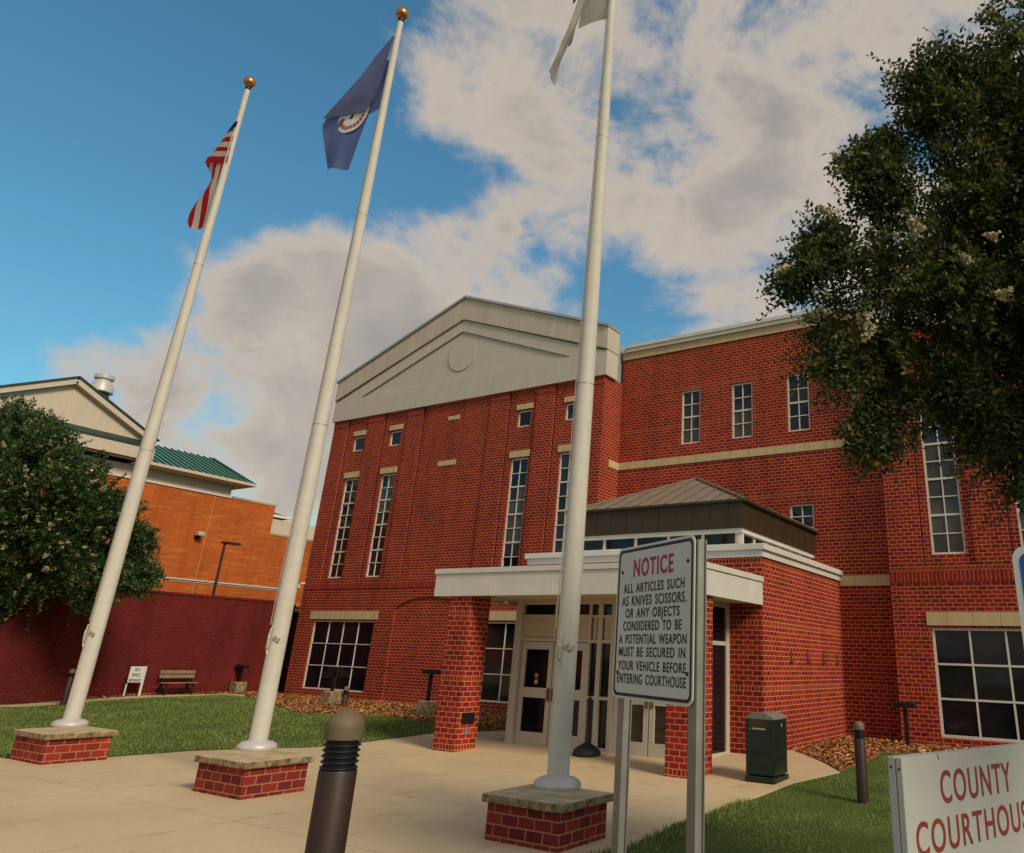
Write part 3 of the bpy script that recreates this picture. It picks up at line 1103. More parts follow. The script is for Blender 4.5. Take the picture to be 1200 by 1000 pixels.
# right-hand pavilion
bt = [(-3.88, -3.06, 4.39, 8.25), (-1.80, -0.98, 4.39, 8.25), (4.6, 5.42, 4.39, 8.25), (6.7, 7.52, 4.39, 8.25)]
bg_ = [(-4.05, -.72, .21, 2.64), (4.5, 7.83, .21, 2.64)]
XE = 8.7
mb = MB()
mb.wall_y(YB, XB, XE, -.3, 4.12, bg_)
mb.wall_y(YB + REC, XB, XE, 4.12, 10.6, bt)
mb.quad((XB, YB, 4.12), (XE, YB, 4.12), (XE, YB + REC, 4.12), (XB, YB + REC, 4.12))
mb.quad((XB, YB, -.3), (XB, YB, 10.6), (XB, 34, 10.6), (XB, 34, -.3))
mb.quad((XE, YB, -.3), (XE, 34, -.3), (XE, 34, 10.6), (XE, YB, 10.6))
mb.build('wall', 'brick', ch, fix=False)
for a, b in ((XB, -4.10), (-2.86, -2.02), (-.78, .1), (3.6, 4.4), (5.66, 6.5), (7.74, XE)):
    MB().box(a + .002, b - .002, YB - .004, YB + REC, 4.12, 10.6).build('pilaster', 'brick_plain', ch)
    if b < XE - .1:
        MB().box(b + .003, b + .045, YB + REC - .004, YB + REC + .05, 4.13, 10.59).build('corner_shade', 'shade_dark', ch)  # same painted corner shade on the right-hand pavilion
MB().box(XB - .004, XE, YB - .02, YB + .02, 3.72, 4.08).build('string_course', 'brick_soldier', ch)
lintel(-4.14, -.6, 2.69, 3.0, YB)
lintel(4.4, 7.9, 2.69, 3.0, YB)
for t in bt:
    window(ch, *t, YB + REC, 2, 8, heavy=2, gl='glass_tan', mixed=('glass_up', lambda c: (6, 7)))
for t in bg_:
    window(ch, *t, YB, 4, 3, fw=.06, mw=.045)
pediment(XB - .1, XE + .1, 20.29, 21.0, ch)

# entrance block
VX0, VX1 = -12.75, -6.45
mb = MB()
mb.quad((VX0, YV, -.3), (VX1, YV, -.3), (VX1, YV, 3.9), (VX0, YV, 3.9))
mb.quad((VX1, YV, -.3), (VX1, YW, -.3), (VX1, YW, 3.9), (VX1, YV, 3.9))
mb.quad((VX0, YV, -.3), (VX0, YV, 3.9), (VX0, YW, 3.9), (VX0, YW, -.3))
mb.quad((VX0, YV, 3.9), (VX1, YV, 3.9), (VX1, YW, 3.9), (VX0, YW, 3.9))
mb.build('wall', 'brick', ch, fix=False)
mb = MB()
mb.box(VX0 - .05, VX1 + .05, YV - .05, YW - .001, 3.83, 3.965)
mb.box(VX0 - .11, VX1 + .11, YV - .11, YW - .001, 3.97, 4.10, .012)
mb.build('coping', 'white', ch)
for y in (17.1, 18.16, 19.27, 20.35):
    mb = MB().box(VX1 - .01, VX1 + .012, y - .055, y + .055, 1.77, 1.96)
    mb.box(VX1 - .01, VX1 + .05, y - .065, y + .065, 1.73, 1.765)
    mb.build('wall_vent', 'vent', ch)

# clerestory and hipped roof over the entrance
HX0, HX1, HY0 = -12.0, -7.1, 16.0
mb = MB()
mb.box(HX0 + .1, HX1 - .1, HY0 + .1, YW - .002, 3.9, 4.22)
mb.box(HX0 + .04, HX1 - .04, HY0 + .04, YW - .002, 4.46, 4.56)
for i in range(6):
    x = HX0 + .15 + (HX1 - HX0 - .3) * i / 5
    w = .09 if i in (0, 5) else .035
    mb.box(x - w, x + w, HY0 + .105, HY0 + .19, 4.22, 4.46)
for i in range(7):
    y = HY0 + .15 + (YW - HY0 - .3) * i / 6
    w = .06 if i == 0 else .03
    mb.box(HX1 - .19, HX1 - .105, y - w, y + w, 4.22, 4.46)
cl = mb.build('clerestory', 'frame', ch)
mb = MB()
for i in range(5):
    xa = HX0 + .15 + (HX1 - HX0 - .3) * i / 5
    mb.quad((xa, HY0 + .15, 4.2), (xa + .92, HY0 + .15, 4.2), (xa + .92, HY0 + .15, 4.48), (xa, HY0 + .15, 4.48))
mb.quad((HX1 - .15, HY0 + .15, 4.2), (HX1 - .15, YW, 4.2), (HX1 - .15, YW, 4.48), (HX1 - .15, HY0 + .15, 4.48))
mb.build('pane', 'glass', cl)
mb = MB().box(HX0, HX1, HY0, YW - .003, 4.565, 5.18)
x = HX0 + .4
while x < HX1 - .1:
    mb.box(x - .006, x + .006, HY0 - .010, HY0, 4.57, 5.17)
    x += .46
y = HY0 + .4
while y < YW:
    mb.box(HX1, HX1 + .010, y - .006, y + .006, 4.57, 5.17)
    y += .46
mb.build('fascia', 'bronze', ch)
AP = (-9.55, 18.45, 6.38)
e = .06
c4 = [(HX0 - e, HY0 - e, 5.19), (HX1 + e, HY0 - e, 5.19), (HX1 + e, YW - .005, 5.19), (HX0 - e, YW - .005, 5.19)]
mb = MB().add(c4 + [AP], [(0, 1, 4), (1, 2, 4), (2, 3, 4), (3, 0, 4), (0, 3, 2, 1)])
hip = mb.build('hipped_roof', 'roof_tan', ch)
mb = MB()
for a in c4:
    mb.obox((a[0], a[1], a[2] + .02), (AP[0], AP[1], AP[2] + .02), .10, .05)
for s in np.arange(-2.1, 2.2, .42):
    t = 1 - abs(s) / 2.5
    for dx_, dy_ in ((0, -1), (1, 0)):
        if dx_ == 0:
            a, b = (AP[0] + s, HY0 - e, 5.20), (AP[0] + s, HY0 - e + (AP[1] - HY0 + e) * t, 5.20 + 1.19 * t)
        else:
            a, b = (HX1 + e, AP[1] + s, 5.20), (HX1 + e - (HX1 + e - AP[0]) * t, AP[1] + s, 5.20 + 1.19 * t)
        mb.obox(a, b, .028, .05)
mb.build('roof_seam', 'seam', hip)
MB().box(HX0 - e - .03, HX1 + e + .03, HY0 - e - .03, HY0 - e + .03, 5.15, 5.205).box(HX1 + e - .03, HX1 + e + .03, HY0 - e + .031, YW, 5.15, 5.205).build('eave_trim', 'bronze', hip)

# canopy on two brick columns
CX0, CX1, CY0 = -12.87, -6.43, 12.5
cano = MB()
cano.box(CX0, CX1, CY0, CY0 + .12, 2.84, 3.30)
cano.box(CX0, CX0 + .12, CY0 + .12, YV - .01, 2.84, 3.30)
cano.box(CX1 - .12, CX1, CY0 + .12, YV - .01, 2.84, 3.30)
cano.box(CX0 - .03, CX1 + .03, CY0 - .03, YV - .012, 3.305, 3.41)
cn = cano.build('canopy', 'white', ch)
MB().box(CX0 + .12, CX1 - .12, CY0 + .12, YV - .01, 2.87, 2.90).build('soffit', 'soffit', cn)
for x in (CX0 + 1.6, CX0 + 3.2, CX0 + 4.8):
    MB().box(x - .006, x + .006, CY0 - .004, CY0 + .001, 2.85, 3.295).build('fascia_joint', 'frame', cn)
for x0, x1, y0, y1 in ((-12.42, -11.82, 12.56, 13.16), (-7.10, -6.50, 12.66, 13.26)):
    MB().box(x0, x1, y0, y1, -.3, 2.868).build('column', 'brick', ch)
MB().box(-11.823, -11.79, 12.66, 13.02, .38, .58, .006).build('louvre_box', 'dark_iron', ch)
MB().box(-11.823, -11.80, 12.78, 12.88, .17, .30, .005).build('outlet_cover', 'steel', ch)

# glazed entrance lobby
YS = 14.1
SX0, SX1 = -11.82, -7.2
fl = -.08
mb = MB()


def post(x0, x1, z0=fl, z1=2.87, y0=YS, y1=YS + .12):
    mb.box(x0, x1, y0, y1, z0, z1)


post(SX0, -11.64, y0=YS - .05, y1=YS + .22)
post(-9.85, -9.79)
post(-9.61, -9.50)
post(-9.27, -9.15)
post(-7.46, SX1)
for a, b in ((-11.64, -9.85), (-9.15, -7.46)):
    mb.box(a, b, YS + .005, YS + .11, 2.0, 2.06)
    mb.box(a, b, YS + .005, YS + .11, 2.50, 2.555)
    mb.box(a, b, YS + .005, YS + .11, 2.77, 2.87)
    mb.box((a + b) / 2 - .03, (a + b) / 2 + .03, YS + .008, YS + .10, 2.06, 2.77)
for a, b in ((-9.79, -9.61), (-9.50, -9.27)):
    for za, zb in ((fl, .02), (.90, .96), (1.99, 2.05), (2.50, 2.55), (2.77, 2.87)):
        mb.box(a, b, YS + .005, YS + .11, za, zb)
mb.box(SX1 - .06, SX1, YS + .121, YS + .2, fl, 2.87)
mb.box(SX1 - .06, SX1, YV - .16, YV - .002, fl, 2.87)
mb.box(SX1 - .05, SX1 - .005, YS + .2, YV - .16, 2.02, 2.10)
mb.box(SX1 - .05, SX1 - .005, YS + .2, YV - .16, fl, .04)
mb.box(SX1 - .05, SX1 - .005, YS + .2, YV - .16, 2.77, 2.87)
sf = mb.build('entrance_frame', 'door', ch)
mb = MB()
for a, b in ((-11.64, -9.85), (-9.15, -7.46)):
    mb.box(a, b, YS + .03, YS + .08, 2.06, 2.50)
mb.box(-9.60, -9.515, YS + .03, YS + .08, 2.05, 2.5)
mb.box(-9.47, -9.30, YS + .045, YS + .08, 2.05, 2.5)
mb.box(-9.76, -9.66, YS + .045, YS + .08, 2.05, 2.5)
mb.build('transom_panel', 'panel', sf)
mb = MB()
for a, b in ((-11.64, -9.85), (-9.15, -7.46)):
    mb.quad((a, YS + .06, 2.555), (b, YS + .06, 2.555), (b, YS + .06, 2.77), (a, YS + .06, 2.77))
for a, b in ((-9.79, -9.61), (-9.50, -9.27)):
    mb.quad((a, YS + .07, .02), (b, YS + .07, .02), (b, YS + .07, 2.77), (a, YS + .07, 2.77))
mb.quad((SX1 - .03, YS + .2, .0), (SX1 - .03, YV - .1, .0), (SX1 - .03, YV - .1, 2.8), (SX1 - .03, YS + .2, 2.8))
mb.build('pane', 'glass', sf)


def door(x0, x1, warm, hand):
    y0, y1 = YS + .03, YS + .085
    w = .125
    mb = MB()
    mb.box(x0 + .012, x0 + w, y0, y1, fl + .015, 1.985)
    mb.box(x1 - w, x1 - .012, y0, y1, fl + .015, 1.985)
    for za, zb in ((fl + .015, .19), (.86, 1.06), (1.83, 1.985)):
        mb.box(x0 + w, x1 - w, y0, y1, za, zb)
    d = mb.build('door', 'door', ch)
    g_ = MB()
    for za, zb in ((.19, .86), (1.06, 1.83)):
        g_.quad((x0 + w, YS + .065, za), (x1 - w, YS + .065, za), (x1 - w, YS + .065, zb), (x0 + w, YS + .065, zb))
    g_.build('door_glass', 'glass_warm' if warm else 'glass', d)
    hx = x1 - .062 if hand > 0 else x0 + .062
    h_ = MB().box(hx - .035, hx + .035, YS + .022, YS + .031, .80, 1.06)
    h_.tube([(hx, YS + .022, .83), (hx, YS - .03, .85), (hx, YS - .03, 1.01), (hx, YS + .022, 1.03)], .012, 8)
    h_.build('handle', 'brass', d)
    return d


d1 = door(-11.63, -10.75, False, 1)
door(-10.75, -9.86, False, -1)
door(-9.15, -8.31, True, 1)
door(-8.31, -7.47, True, -1)
for z, mname in ((1.30, 'sticker_red'), (1.175, 'sticker_gold')):
    mb = MB()
    q = [(-11.19 + .052 * math.cos(t * math.pi / 12), YS + .062, z + .052 * math.sin(t * math.pi / 12)) for t in range(24)]
    mb.add(q, [tuple(range(24))])
    st = mb.build('sticker', mname, d1, fix=False)
    q = [(-11.19 + .022 * math.cos(t * math.pi / 6), YS + .060, z + .022 * math.sin(t * math.pi / 6)) for t in range(12)]

# ------------------------------------------------------------------ things fixed to the courthouse
t = thing('hanging_lamp', 'small white lamp hanging under the left end of the entrance canopy', 'lamp', (-11.5, 13.3, 2.87))
MB().lathe([(.008, -.07), (.008, 0)], (0, 0, 0), 8).build('stem', 'white', t, local=True)
MB().lathe([(.022, -.15), (.045, -.13), (.045, -.09), (.02, -.065)], (0, 0, 0), 16).build('lamp_head', 'white', t, True, local=True)

t = thing('security_camera', 'white security camera on a bracket at the left corner of the courthouse', 'camera', (-27.5, 19.85, 3.9))
MB().tube([(.02, 0, .12), (-.05, -.12, .12), (-.12, -.17, .02)], .03, 8).build('bracket', 'white', t, local=True)
MB().obox((-.08, -.16, .0), (-.42, -.30, -.10), .13, .13).build('camera_body', 'white', t, local=True)

# floor stand outside the doors
t = thing('ash_receptacle', 'black domed cigarette receptacle with slim neck standing by the sidelights', 'ash bin', (-9.42, 13.68, gz(-9.4, 13.68) + .012))
MB().lathe([(.27, 0), (.275, .04), (.25, .10), (.17, .16), (.09, .20), (.055, .23)], n=36).build('base', 'plastic_black', t, True, local=True)
MB().lathe([(.05, .23), (.028, .4), (.028, .9), (.04, .96), (.04, 1.02), (.02, 1.05)], n=24).build('neck', 'plastic_black', t, True, local=True)

# litter bin
bz = gz(-5.5, 13.2) + .012
t = thing('litter_bin', 'dark green rectangular litter bin with curved grey lid beside the entrance', 'bin', (-5.49, 13.28, bz))
w, d, h = .25, .31, 1.02
MB().box(-w - .012, w + .012, -d - .012, d + .012, 0, .085, .008).build('base', 'bin_green', t, local=True)
mb = MB().box(-w, w, -d, d, .10, h - .06, .02)
for z in (.16, .21, .26, .31, .36):
    mb.box(w - .01, w + .012, -d + .05, d - .05, z, z + .022)
    mb.box(-w + .05, w - .05, -d - .012, -d + .01, z, z + .022) if z < .3 else None
mb.box(-w + .06, w - .06, -d - .014, -d + .005, .42, .435)
mb.box(-w + .03, w - .03, -d - .006, -d + .005, .13, .41, .004)
mb.box(-w + .03, w - .03, -d - .008, -d + .005, .44, .78, .004)
mb.build('body', 'bin_green', t, local=True)
MB().box(-w + .07, w - .09, -d - .004, -d + .02, .80, .93).build('flap', 'bronze', t, local=True)
n = 14
pr = [(-w - .006, h - .085)] + [(-w - .006 + (2 * w + .012) * i / n, h - .065 + .085 * math.sin(math.pi * i / n) ** .8) for i in range(n + 1)] + [(w + .006, h - .085)]
MB().prism(pr, 'y', -d - .008, d + .008).build('lid', 'bin_top', t, local=True)
mb = MB()
for i, (x, ww) in enumerate(((-.17, .014), (-.12, .028), (-.085, .02), (-.055, .022), (-.025, .018), (.003, .022), (.032, .02), (.06, .022), (.088, .022))):
    mb.box(x, x + ww, -d - .0075, -d - .004, .775, .795 + .006 * (i % 2))
mb.box(w - .004, w + .004, .05, .075, .82, .87)
mb.build('name_plate', 'alu', t, local=True)

# ------------------------------------------------------------------ bollards
b0 = thing('bollard', 'large brown bollard light with domed cap, nearest to the viewer', 'bollard', (-3.075, 2.56, gz(-3.075, 2.56)), group='bollard lights along the walks')
H = 1.4876 - b0.location.z
r = .080
MB().lathe([(r * 1.02, -.05), (r, H - .245), (r * .97, H - .24)], n=40).build('post', 'bollard', b0, True, local=True)
prof = [(r * .86, H - .241)]
for i in range(5):
    z = H - .236 + i * .0225
    prof += [(r * .86, z), (r * 1.0, z + .003), (r * .99, z + .007), (r * .86, z + .015)]
prof += [(r * .86, H - .118)]
MB().lathe(prof, n=40).build('louvre', 'dark_iron', b0, False, local=True)
MB().lathe([(r * .98, H - .122), (r * 1.03, H - .118), (r * 1.03, H - .072)] + [(r * 1.03 * math.cos(R(a)), H - .072 + .072 * math.sin(R(a))) for a in (12, 24, 36, 48, 60, 72, 82)] + [(.004, H)], n=40).build('cap', 'bollard_cap', b0, True, local=True)
for (x, y), hh, lab in (((-3.67, 12.51), 1.09, 'brown bollard light standing in the right-hand grass near the mulch bed'),
                        ((-27.60, 12.64), 1.02, 'brown bollard light at the far left by the shaded wall, half hidden by the pole'),
                        ((-21.0, 17.3), .62, 'short dark bollard in the mulch under the left ground-floor window')):
    o = dup(b0, (x, y, gz(x, y) + hh - H), lab)

# ------------------------------------------------------------------ flood lights
def flood(x, y, h, lab, plinth=True):
    t = thing('floodlight', lab, 'floodlight', (x, y, gz(x, y)), group='floodlights aimed at the courthouse')
    z = 0
    if plinth:
        MB().box(-.21, .21, -.21, .21, -.05, .40, .015).build('plinth', 'cap', t, local=True)
        z = .40
    MB().box(-.04, .04, -.04, .04, z, h - .11).build('stem', 'dark_iron', t, local=True)
    MB().box(-.24, .24, -.13, .13, h - .12, h, .015).build('lamp_head', 'dark_iron', t, local=True)


flood(-22.4, 17.9, 1.12, 'black floodlight on a concrete block in front of the left ground-floor window')
flood(-17.25, 17.05, 1.22, 'black floodlight on a concrete block just left of the brick column')
flood(-4.68, 19.75, .95, 'black floodlight in the mulch near the right-hand corner', False)
flood(-28.9, 18.9, 1.0, 'dark floodlight on a low block at the corner of the shaded wall')

# ------------------------------------------------------------------ flagpoles
def flagpole(x, y, plab, flab, xc, yc, hx, hy):
    g_ = gz(x, y)
    p = thing('flagpole_pedestal', plab, 'pedestal', (xc, yc, g_), group='brick pedestals of the flagpoles')
    MB().box(-hx, hx, -hy, hy, -.1, .37, .006).build('brick_plinth', 'brick_base', p, local=True)
    mb = MB().box(-hx - .055, hx + .055, -hy - .055, hy + .055, .372, .46, .016)
    mb.build('cap_slab', 'cap', p, local=True)
    f = thing('flagpole', flab, 'flagpole', (x, y, .29), group='white flagpoles')
    HT = 14.0
    MB().lathe([(.131 - .077 * sstep(.10, 1.15, z / HT) * 1.0, z) for z in np.linspace(.06, HT, 24)], n=28).build('shaft', 'pole', f, True, local=True)
    MB().lathe([(.27, 0), (.28, .02), (.28, .04), (.26, .075), (.21, .105), (.15, .115), (.13, .125)], n=40).build('collar', 'alu', f, True, local=True)
    for z in (5.0, 9.2):
        rr = .131 - .077 * sstep(.10, 1.15, z / HT) + .002
        MB().lathe([(rr, z), (rr, z + .012)], n=28, cap=False).build('joint_ring', 'steel', f, True, local=True)
    mb = MB().lathe([(.05, HT), (.07, HT + .05), (.05, HT + .12)], n=16)
    mb.build('truck', 'dark_iron', f, True, local=True)
    mb = MB().lathe([(.004, HT + .10)] + [(.14 * math.cos(R(a)), HT + .24 + .14 * math.sin(R(a))) for a in range(-75, 90, 15)] + [(.004, HT + .38)], n=28)
    mb.build('ball', 'gold', f, True, local=True)
    mb = MB()
    zc = 1.55
    mb.tube([(.0, -.12, zc - .16), (.02, -.17, zc - .14), (.02, -.17, zc + .14), (0, -.12, zc + .16)], .012, 8)
    mb.tube([(.06, -.13, zc), (.13, -.13, zc + .04), (.17, -.10, zc + .01), (.14, -.08, zc - .04), (.06, -.12, zc - .02)], .014, 6)
    mb.tube([(-.02, -.15, zc + .10), (.03, -.19, zc), (-.02, -.16, zc - .12), (.02, -.15, zc - .24)], .014, 6)
    mb.build('cleat', 'rope', f, local=True)
    MB().tube([(-.12, -.10, zc + .2), (-.10, -.09, 5), (-.085, -.06, 9), (-.07, -.02, HT)], .007, 5).build('halyard', 'rope', f, local=True)
    return f


flagpole(-16.42, 7.72, 'leftmost brick pedestal with stone cap, at the edge of the lawn', 'leftmost white flagpole flying the striped flag', -15.80, 7.40, .53, .49)
flagpole(-11.44, 7.98, 'middle brick pedestal with mossy stone cap', 'middle white flagpole flying the blue flag', -10.85, 7.58, .53, .48)
flagpole(-6.03, 8.19, 'nearest brick pedestal, just left of the notice sign', 'tallest looking white flagpole, rising behind the notice sign and out of the picture', -5.87, 7.83, .495, .445)


# ------------------------------------------------------------------ flags
def cloth(name, rows, mat, y0, bulge, nu=10, attr=None, sub=4):
    """rows: list of (left (x,z), right (x,z), value); a sheet lofted through them, with soft folds in depth"""
    P = []
    for i in range(len(rows) - 1):
        for k_ in range(sub):
            t = k_ / sub
            a, b = rows[i], rows[i + 1]
            P.append([((a[j][0] * (1 - t) + b[j][0] * t), (a[j][1] * (1 - t) + b[j][1] * t)) for j in (0, 1)] + [a[2] * (1 - t) + b[2] * t])
    P.append([rows[-1][0], rows[-1][1], rows[-1][2]])
    mb = MB()
    vals = []
    n = len(P)
    for i, (l, r_, s) in enumerate(P):
        for j in range(nu + 1):
            u = j / nu
            x = l[0] * (1 - u) + r_[0] * u
            z = l[1] * (1 - u) + r_[1] * u
            mb.v.append((x, y0 + bulge(u, i / (n - 1)), z))
            vals.append(s)
    mb.f = [(i * (nu + 1) + j, i * (nu + 1) + j + 1, (i + 1) * (nu + 1) + j + 1, (i + 1) * (nu + 1) + j) for i in range(n - 1) for j in range(nu)]
    return mb, vals


def flag_mat(name, build):
    k = NT(name)
    c = build(k)
    k.done(c, .8, 0, .1)
    tr = k.n('ShaderNodeBsdfTranslucent')
    if isinstance(c, tuple):
        tr.inputs['Color'].default_value = (*c, 1)
    else:
        k.l(c, tr.inputs['Color'])
    ms = k.n('ShaderNodeMixShader')
    ms.inputs[0].default_value = .35
    k.l(k.b.outputs[0], ms.inputs[1])
    k.l(tr.outputs[0], ms.inputs[2])
    k.l(ms.outputs[0], k.t.nodes['Material Output'].inputs['Surface'])
    M[name] = k.m


def stripes(k):
    at = k.n('ShaderNodeAttribute')
    at.attribute_name = 'stripe'
    s = at.outputs['Fac']
    fr = k.math('FRACT', k.math('ADD', s, 100.25))
    red = k.math('LESS_THAN', fr, .5)
    c = k.mix(red, (.60, .52, .44), (.42, .012, .022))
    navy = k.math('LESS_THAN', s, -8.0)
    return k.mix(navy, c, (.012, .018, .07))


flag_mat('striped_flag_cloth', stripes)
flag_mat('blue_flag_cloth', lambda k: k.ramp(k.noise(k.pos(), 1.2, 4), [(.3, (.11, .15, .36)), (.7, (.165, .205, .44))]))
flag_mat('shaded_blue_flag_cloth', lambda k: k.ramp(k.noise(k.pos(), 1.2, 4), [(.3, (.13, .15, .29)), (.7, (.175, .20, .36))]))  # same blue cloth, with the upper fold's shade put into its colour
flag_mat('white_flag_cloth', lambda k: k.ramp(k.noise(k.pos(), 2.5, 4), [(.3, (.46, .42, .37)), (.7, (.66, .62, .56))]))
flag_mat('navy_flag_cloth', lambda k: (.012, .015, .07))


def set_attr(o, vals):
    a = o.data.attributes.new('stripe', 'FLOAT', 'POINT')
    a.data.foreach_set('value', vals)


yl = 7.72
up = [((-16.45, 13.34), (-16.33, 13.30), -9), ((-16.72, 13.13), (-16.38, 13.05), -9), ((-16.74, 13.11), (-16.36, 13.01), .25), ((-16.86, 13.01), (-16.35, 12.87), .75), ((-16.97, 12.91), (-16.34, 12.72), 1.25),
      ((-17.06, 12.80), (-16.33, 12.57), 1.75), ((-17.15, 12.70), (-16.32, 12.46), 2.25), ((-17.30, 12.61), (-16.31, 12.31), 2.75), ((-17.37, 12.44), (-16.31, 12.12), 3.22)]
mbu, va = cloth('f', up, '', yl - .03, lambda u, v: -.03 + .035 * math.sin(u * 7 + v * 3) * (1 - u))
low = [((-17.36, 12.50), (-16.34, 12.20), 0), ((-17.37, 12.44), (-16.34, 12.04), 0), ((-17.12, 12.15), (-16.34, 11.88), 0), ((-16.99, 11.95), (-16.35, 11.70), 0), ((-17.05, 11.76), (-16.35, 11.50), 0), ((-17.14, 11.60), (-16.36, 11.28), 0),
       ((-17.29, 11.34), (-16.37, 10.95), 0), ((-17.42, 11.05), (-16.40, 10.63), 0), ((-17.32, 10.80), (-16.45, 10.55), 0), ((-17.16, 10.61), (-16.52, 10.46), 0)]
mbl, vb = cloth('f', low, '', yl - .01, lambda u, v: .045 * math.sin(u * 6 + v * 5) * (1 - u), sub=5, nu=14)
vb = []
for x, y, z in mbl.v:
    # stripes run down the hanging fly, leaning a little with it
    vb.append((x - (-16.66) - (-.075) * (z - 11.85)) / .41 + .62)
n0 = len(mbu.v)
mbu.add(mbl.v, mbl.f)
fo = mbu.build('flag', 'striped_flag_cloth', None, True)
set_attr(fo, np.array(va + vb, dtype=np.float32))
tag(fo, 'limp red and white striped flag with navy canton hanging from the leftmost pole', 'flag')

ym = 7.98
root = thing('flag', 'dark blue flag with a round white seal, drooping from the middle pole', 'flag', (-11.44, ym, 13.0))
ra = [((-11.53, 13.91), (-11.47, 13.89), 0), ((-12.0, 13.60), (-11.55, 13.12), 0), ((-12.47, 13.15), (-11.68, 12.75), 0), ((-12.91, 12.77), (-11.78, 12.39), 0), ((-13.37, 12.44), (-11.90, 12.11), 0)]
mba, _ = cloth('f', ra, '', ym - .055, lambda u, v: .030 * math.sin(u * 5 + v * 4) * v * (1 - v) * 3 + .008 * math.sin(u * 17 + v * 6), sub=6, nu=16)
mba.build('upper_fold', 'shaded_blue_flag_cloth', root, True)
rb = [((-13.05, 12.70), (-11.80, 12.42), 0), ((-13.37, 12.45), (-11.86, 12.22), 0), ((-13.45, 12.34), (-11.90, 12.08), 0), ((-13.33, 12.0), (-11.99, 11.80), 0), ((-13.20, 11.65), (-12.10, 11.39), 0), ((-12.95, 11.04), (-12.22, 10.81), 0)]
fb = lambda u, v: .05 * math.sin(u * 7 + v * 2) * v + .010 * math.sin(u * 19 + v * 8) * v
mbb, _ = cloth('f', rb, '', ym, fb, sub=5, nu=14)
mbb.build('lower_fold', 'blue_flag_cloth', root, True)
rc = [((-11.72, 13.4), (-11.40, 13.3), 0), ((-11.84, 12.75), (-11.38, 12.72), 0), ((-12.0, 12.09), (-11.40, 12.10), 0)]
mbc, _ = cloth('f', rc, '', ym + .01, lambda u, v: .03 * math.sin(u * 3 + v), sub=4)
mbc.build('hoist_fold', 'blue_flag_cloth', root, True)


def on_flag(x, z):
    return ym + fb(min(1, max(0, (x + 13.3) / 1.3)), min(1, max(0, (12.44 - z) / 1.5))) - .018


def seal_disc(name, mat, rx0, rx1, a0, a1, dy, n=40):
    mb = MB()
    c_ = (-12.37, 12.24)
    sxx, szz = .47, .47
    for i in range(n):
        t0, t1 = a0 + (a1 - a0) * i / n, a0 + (a1 - a0) * (i + 1) / n
        q = []
        for t, rr in ((t0, rx0), (t0, rx1), (t1, rx1), (t1, rx0)):
            x, z = c_[0] + rr * sxx * math.cos(t) + .10 * rr * math.sin(t), c_[1] + rr * szz * math.sin(t) - .18 * rr * math.cos(t) * sxx
            q.append((x, on_flag(x, z) - dy, z))
        mb.quad(*q)
    return mb.build(name, mat, root, fix=False)


seal_disc('seal', 'sign_white', 0, 1.0, 0, 2 * math.pi, 0)
for i in range(11):
    a = math.pi * (1.08 + .08 * i)
    seal_disc('seal_lettering', 'red_ink', .66, .84, a, a + .17, .006, 4)
seal_disc('seal_figure', 'black_ink', .05, .30, math.pi * 1.3, math.pi * 1.62, .006, 6)

yr = 8.19
root = thing('flag', 'white flag with small dark canton hanging folded from the nearest flagpole', 'flag', (-6.03, yr, 13.0))
wa = [((-6.66, 13.9), (-6.06, 13.75), 0), ((-6.66, 13.34), (-6.07, 13.04), 0), ((-6.68, 12.70), (-6.09, 12.45), 0), ((-6.74, 12.11), (-6.10, 12.03), 0)]
mba, _ = cloth('f', wa, '', yr - .01, lambda u, v: .015 * math.sin(u * 5 + v * 2), sub=5)
mba.build('hoist_fold', 'white_flag_cloth', root, True)
wb = [((-6.80, 13.9), (-6.5, 13.85), 0), ((-6.74, 12.75), (-6.55, 12.66), 0), ((-6.89, 12.10), (-6.68, 12.08), 0), ((-7.07, 11.59), (-6.90, 11.39), 0), ((-7.27, 11.34), (-7.05, 10.89), 0)]
fw_ = lambda u, v: -.07 + .04 * math.sin(u * 6 + v * 7) - .05 * u
mbb, _ = cloth('f', wb, '', yr, fw_, sub=6, nu=8)
mbb.build('fly_fold', 'white_flag_cloth', root, True)
wc = [((-7.06, 11.96), (-6.75, 12.10), 0), ((-6.96, 11.78), (-6.80, 11.78), 0)]
mbc, _ = cloth('f', wc, '', yr - .03, lambda u, v: .03 * math.sin(u * 4), sub=3)
mbc.build('loose_corner', 'white_flag_cloth', root, True)
wd = [((-6.80, 13.6), (-6.56, 13.5), 0), ((-6.75, 12.85), (-6.60, 12.85), 0), ((-6.78, 12.55), (-6.73, 12.57), 0)]
mbd, _ = cloth('f', wd, '', yr - .14, lambda u, v: .02 * math.sin(v * 5), sub=4, nu=4)
mbd.build('canton', 'navy_flag_cloth', root, True)

# ------------------------------------------------------------------ notice sign
nz_ = gz(-2.5, 4.3)
t = thing('notice_sign', 'white NOTICE sign with red heading and black text on two galvanised posts', 'sign', (-2.907, 4.468, 0), math.atan2(4.035 - 4.468, -2.116 + 2.907))


def rrect(x0, x1, z0, z1, r, n=6):
    P = []
    for cx_, cz_, a0 in ((x1 - r, z1 - r, 0), (x0 + r, z1 - r, 90), (x0 + r, z0 + r, 180), (x1 - r, z0 + r, 270)):
        P += [(cx_ + r * math.cos(R(a0 + 90 * i / n)), cz_ + r * math.sin(R(a0 + 90 * i / n))) for i in range(n + 1)]
    return P


def ring(outer, inner, y0, y1):
    mb = MB()
    n = len(outer)
    for y in (y0, y1):
        vs = [(p[0], y, p[1]) for p in outer] + [(p[0], y, p[1]) for p in inner]
        mb.add(vs, [(i, (i + 1) % n, (i + 1) % n + n, i + n) for i in range(n)])
    return mb


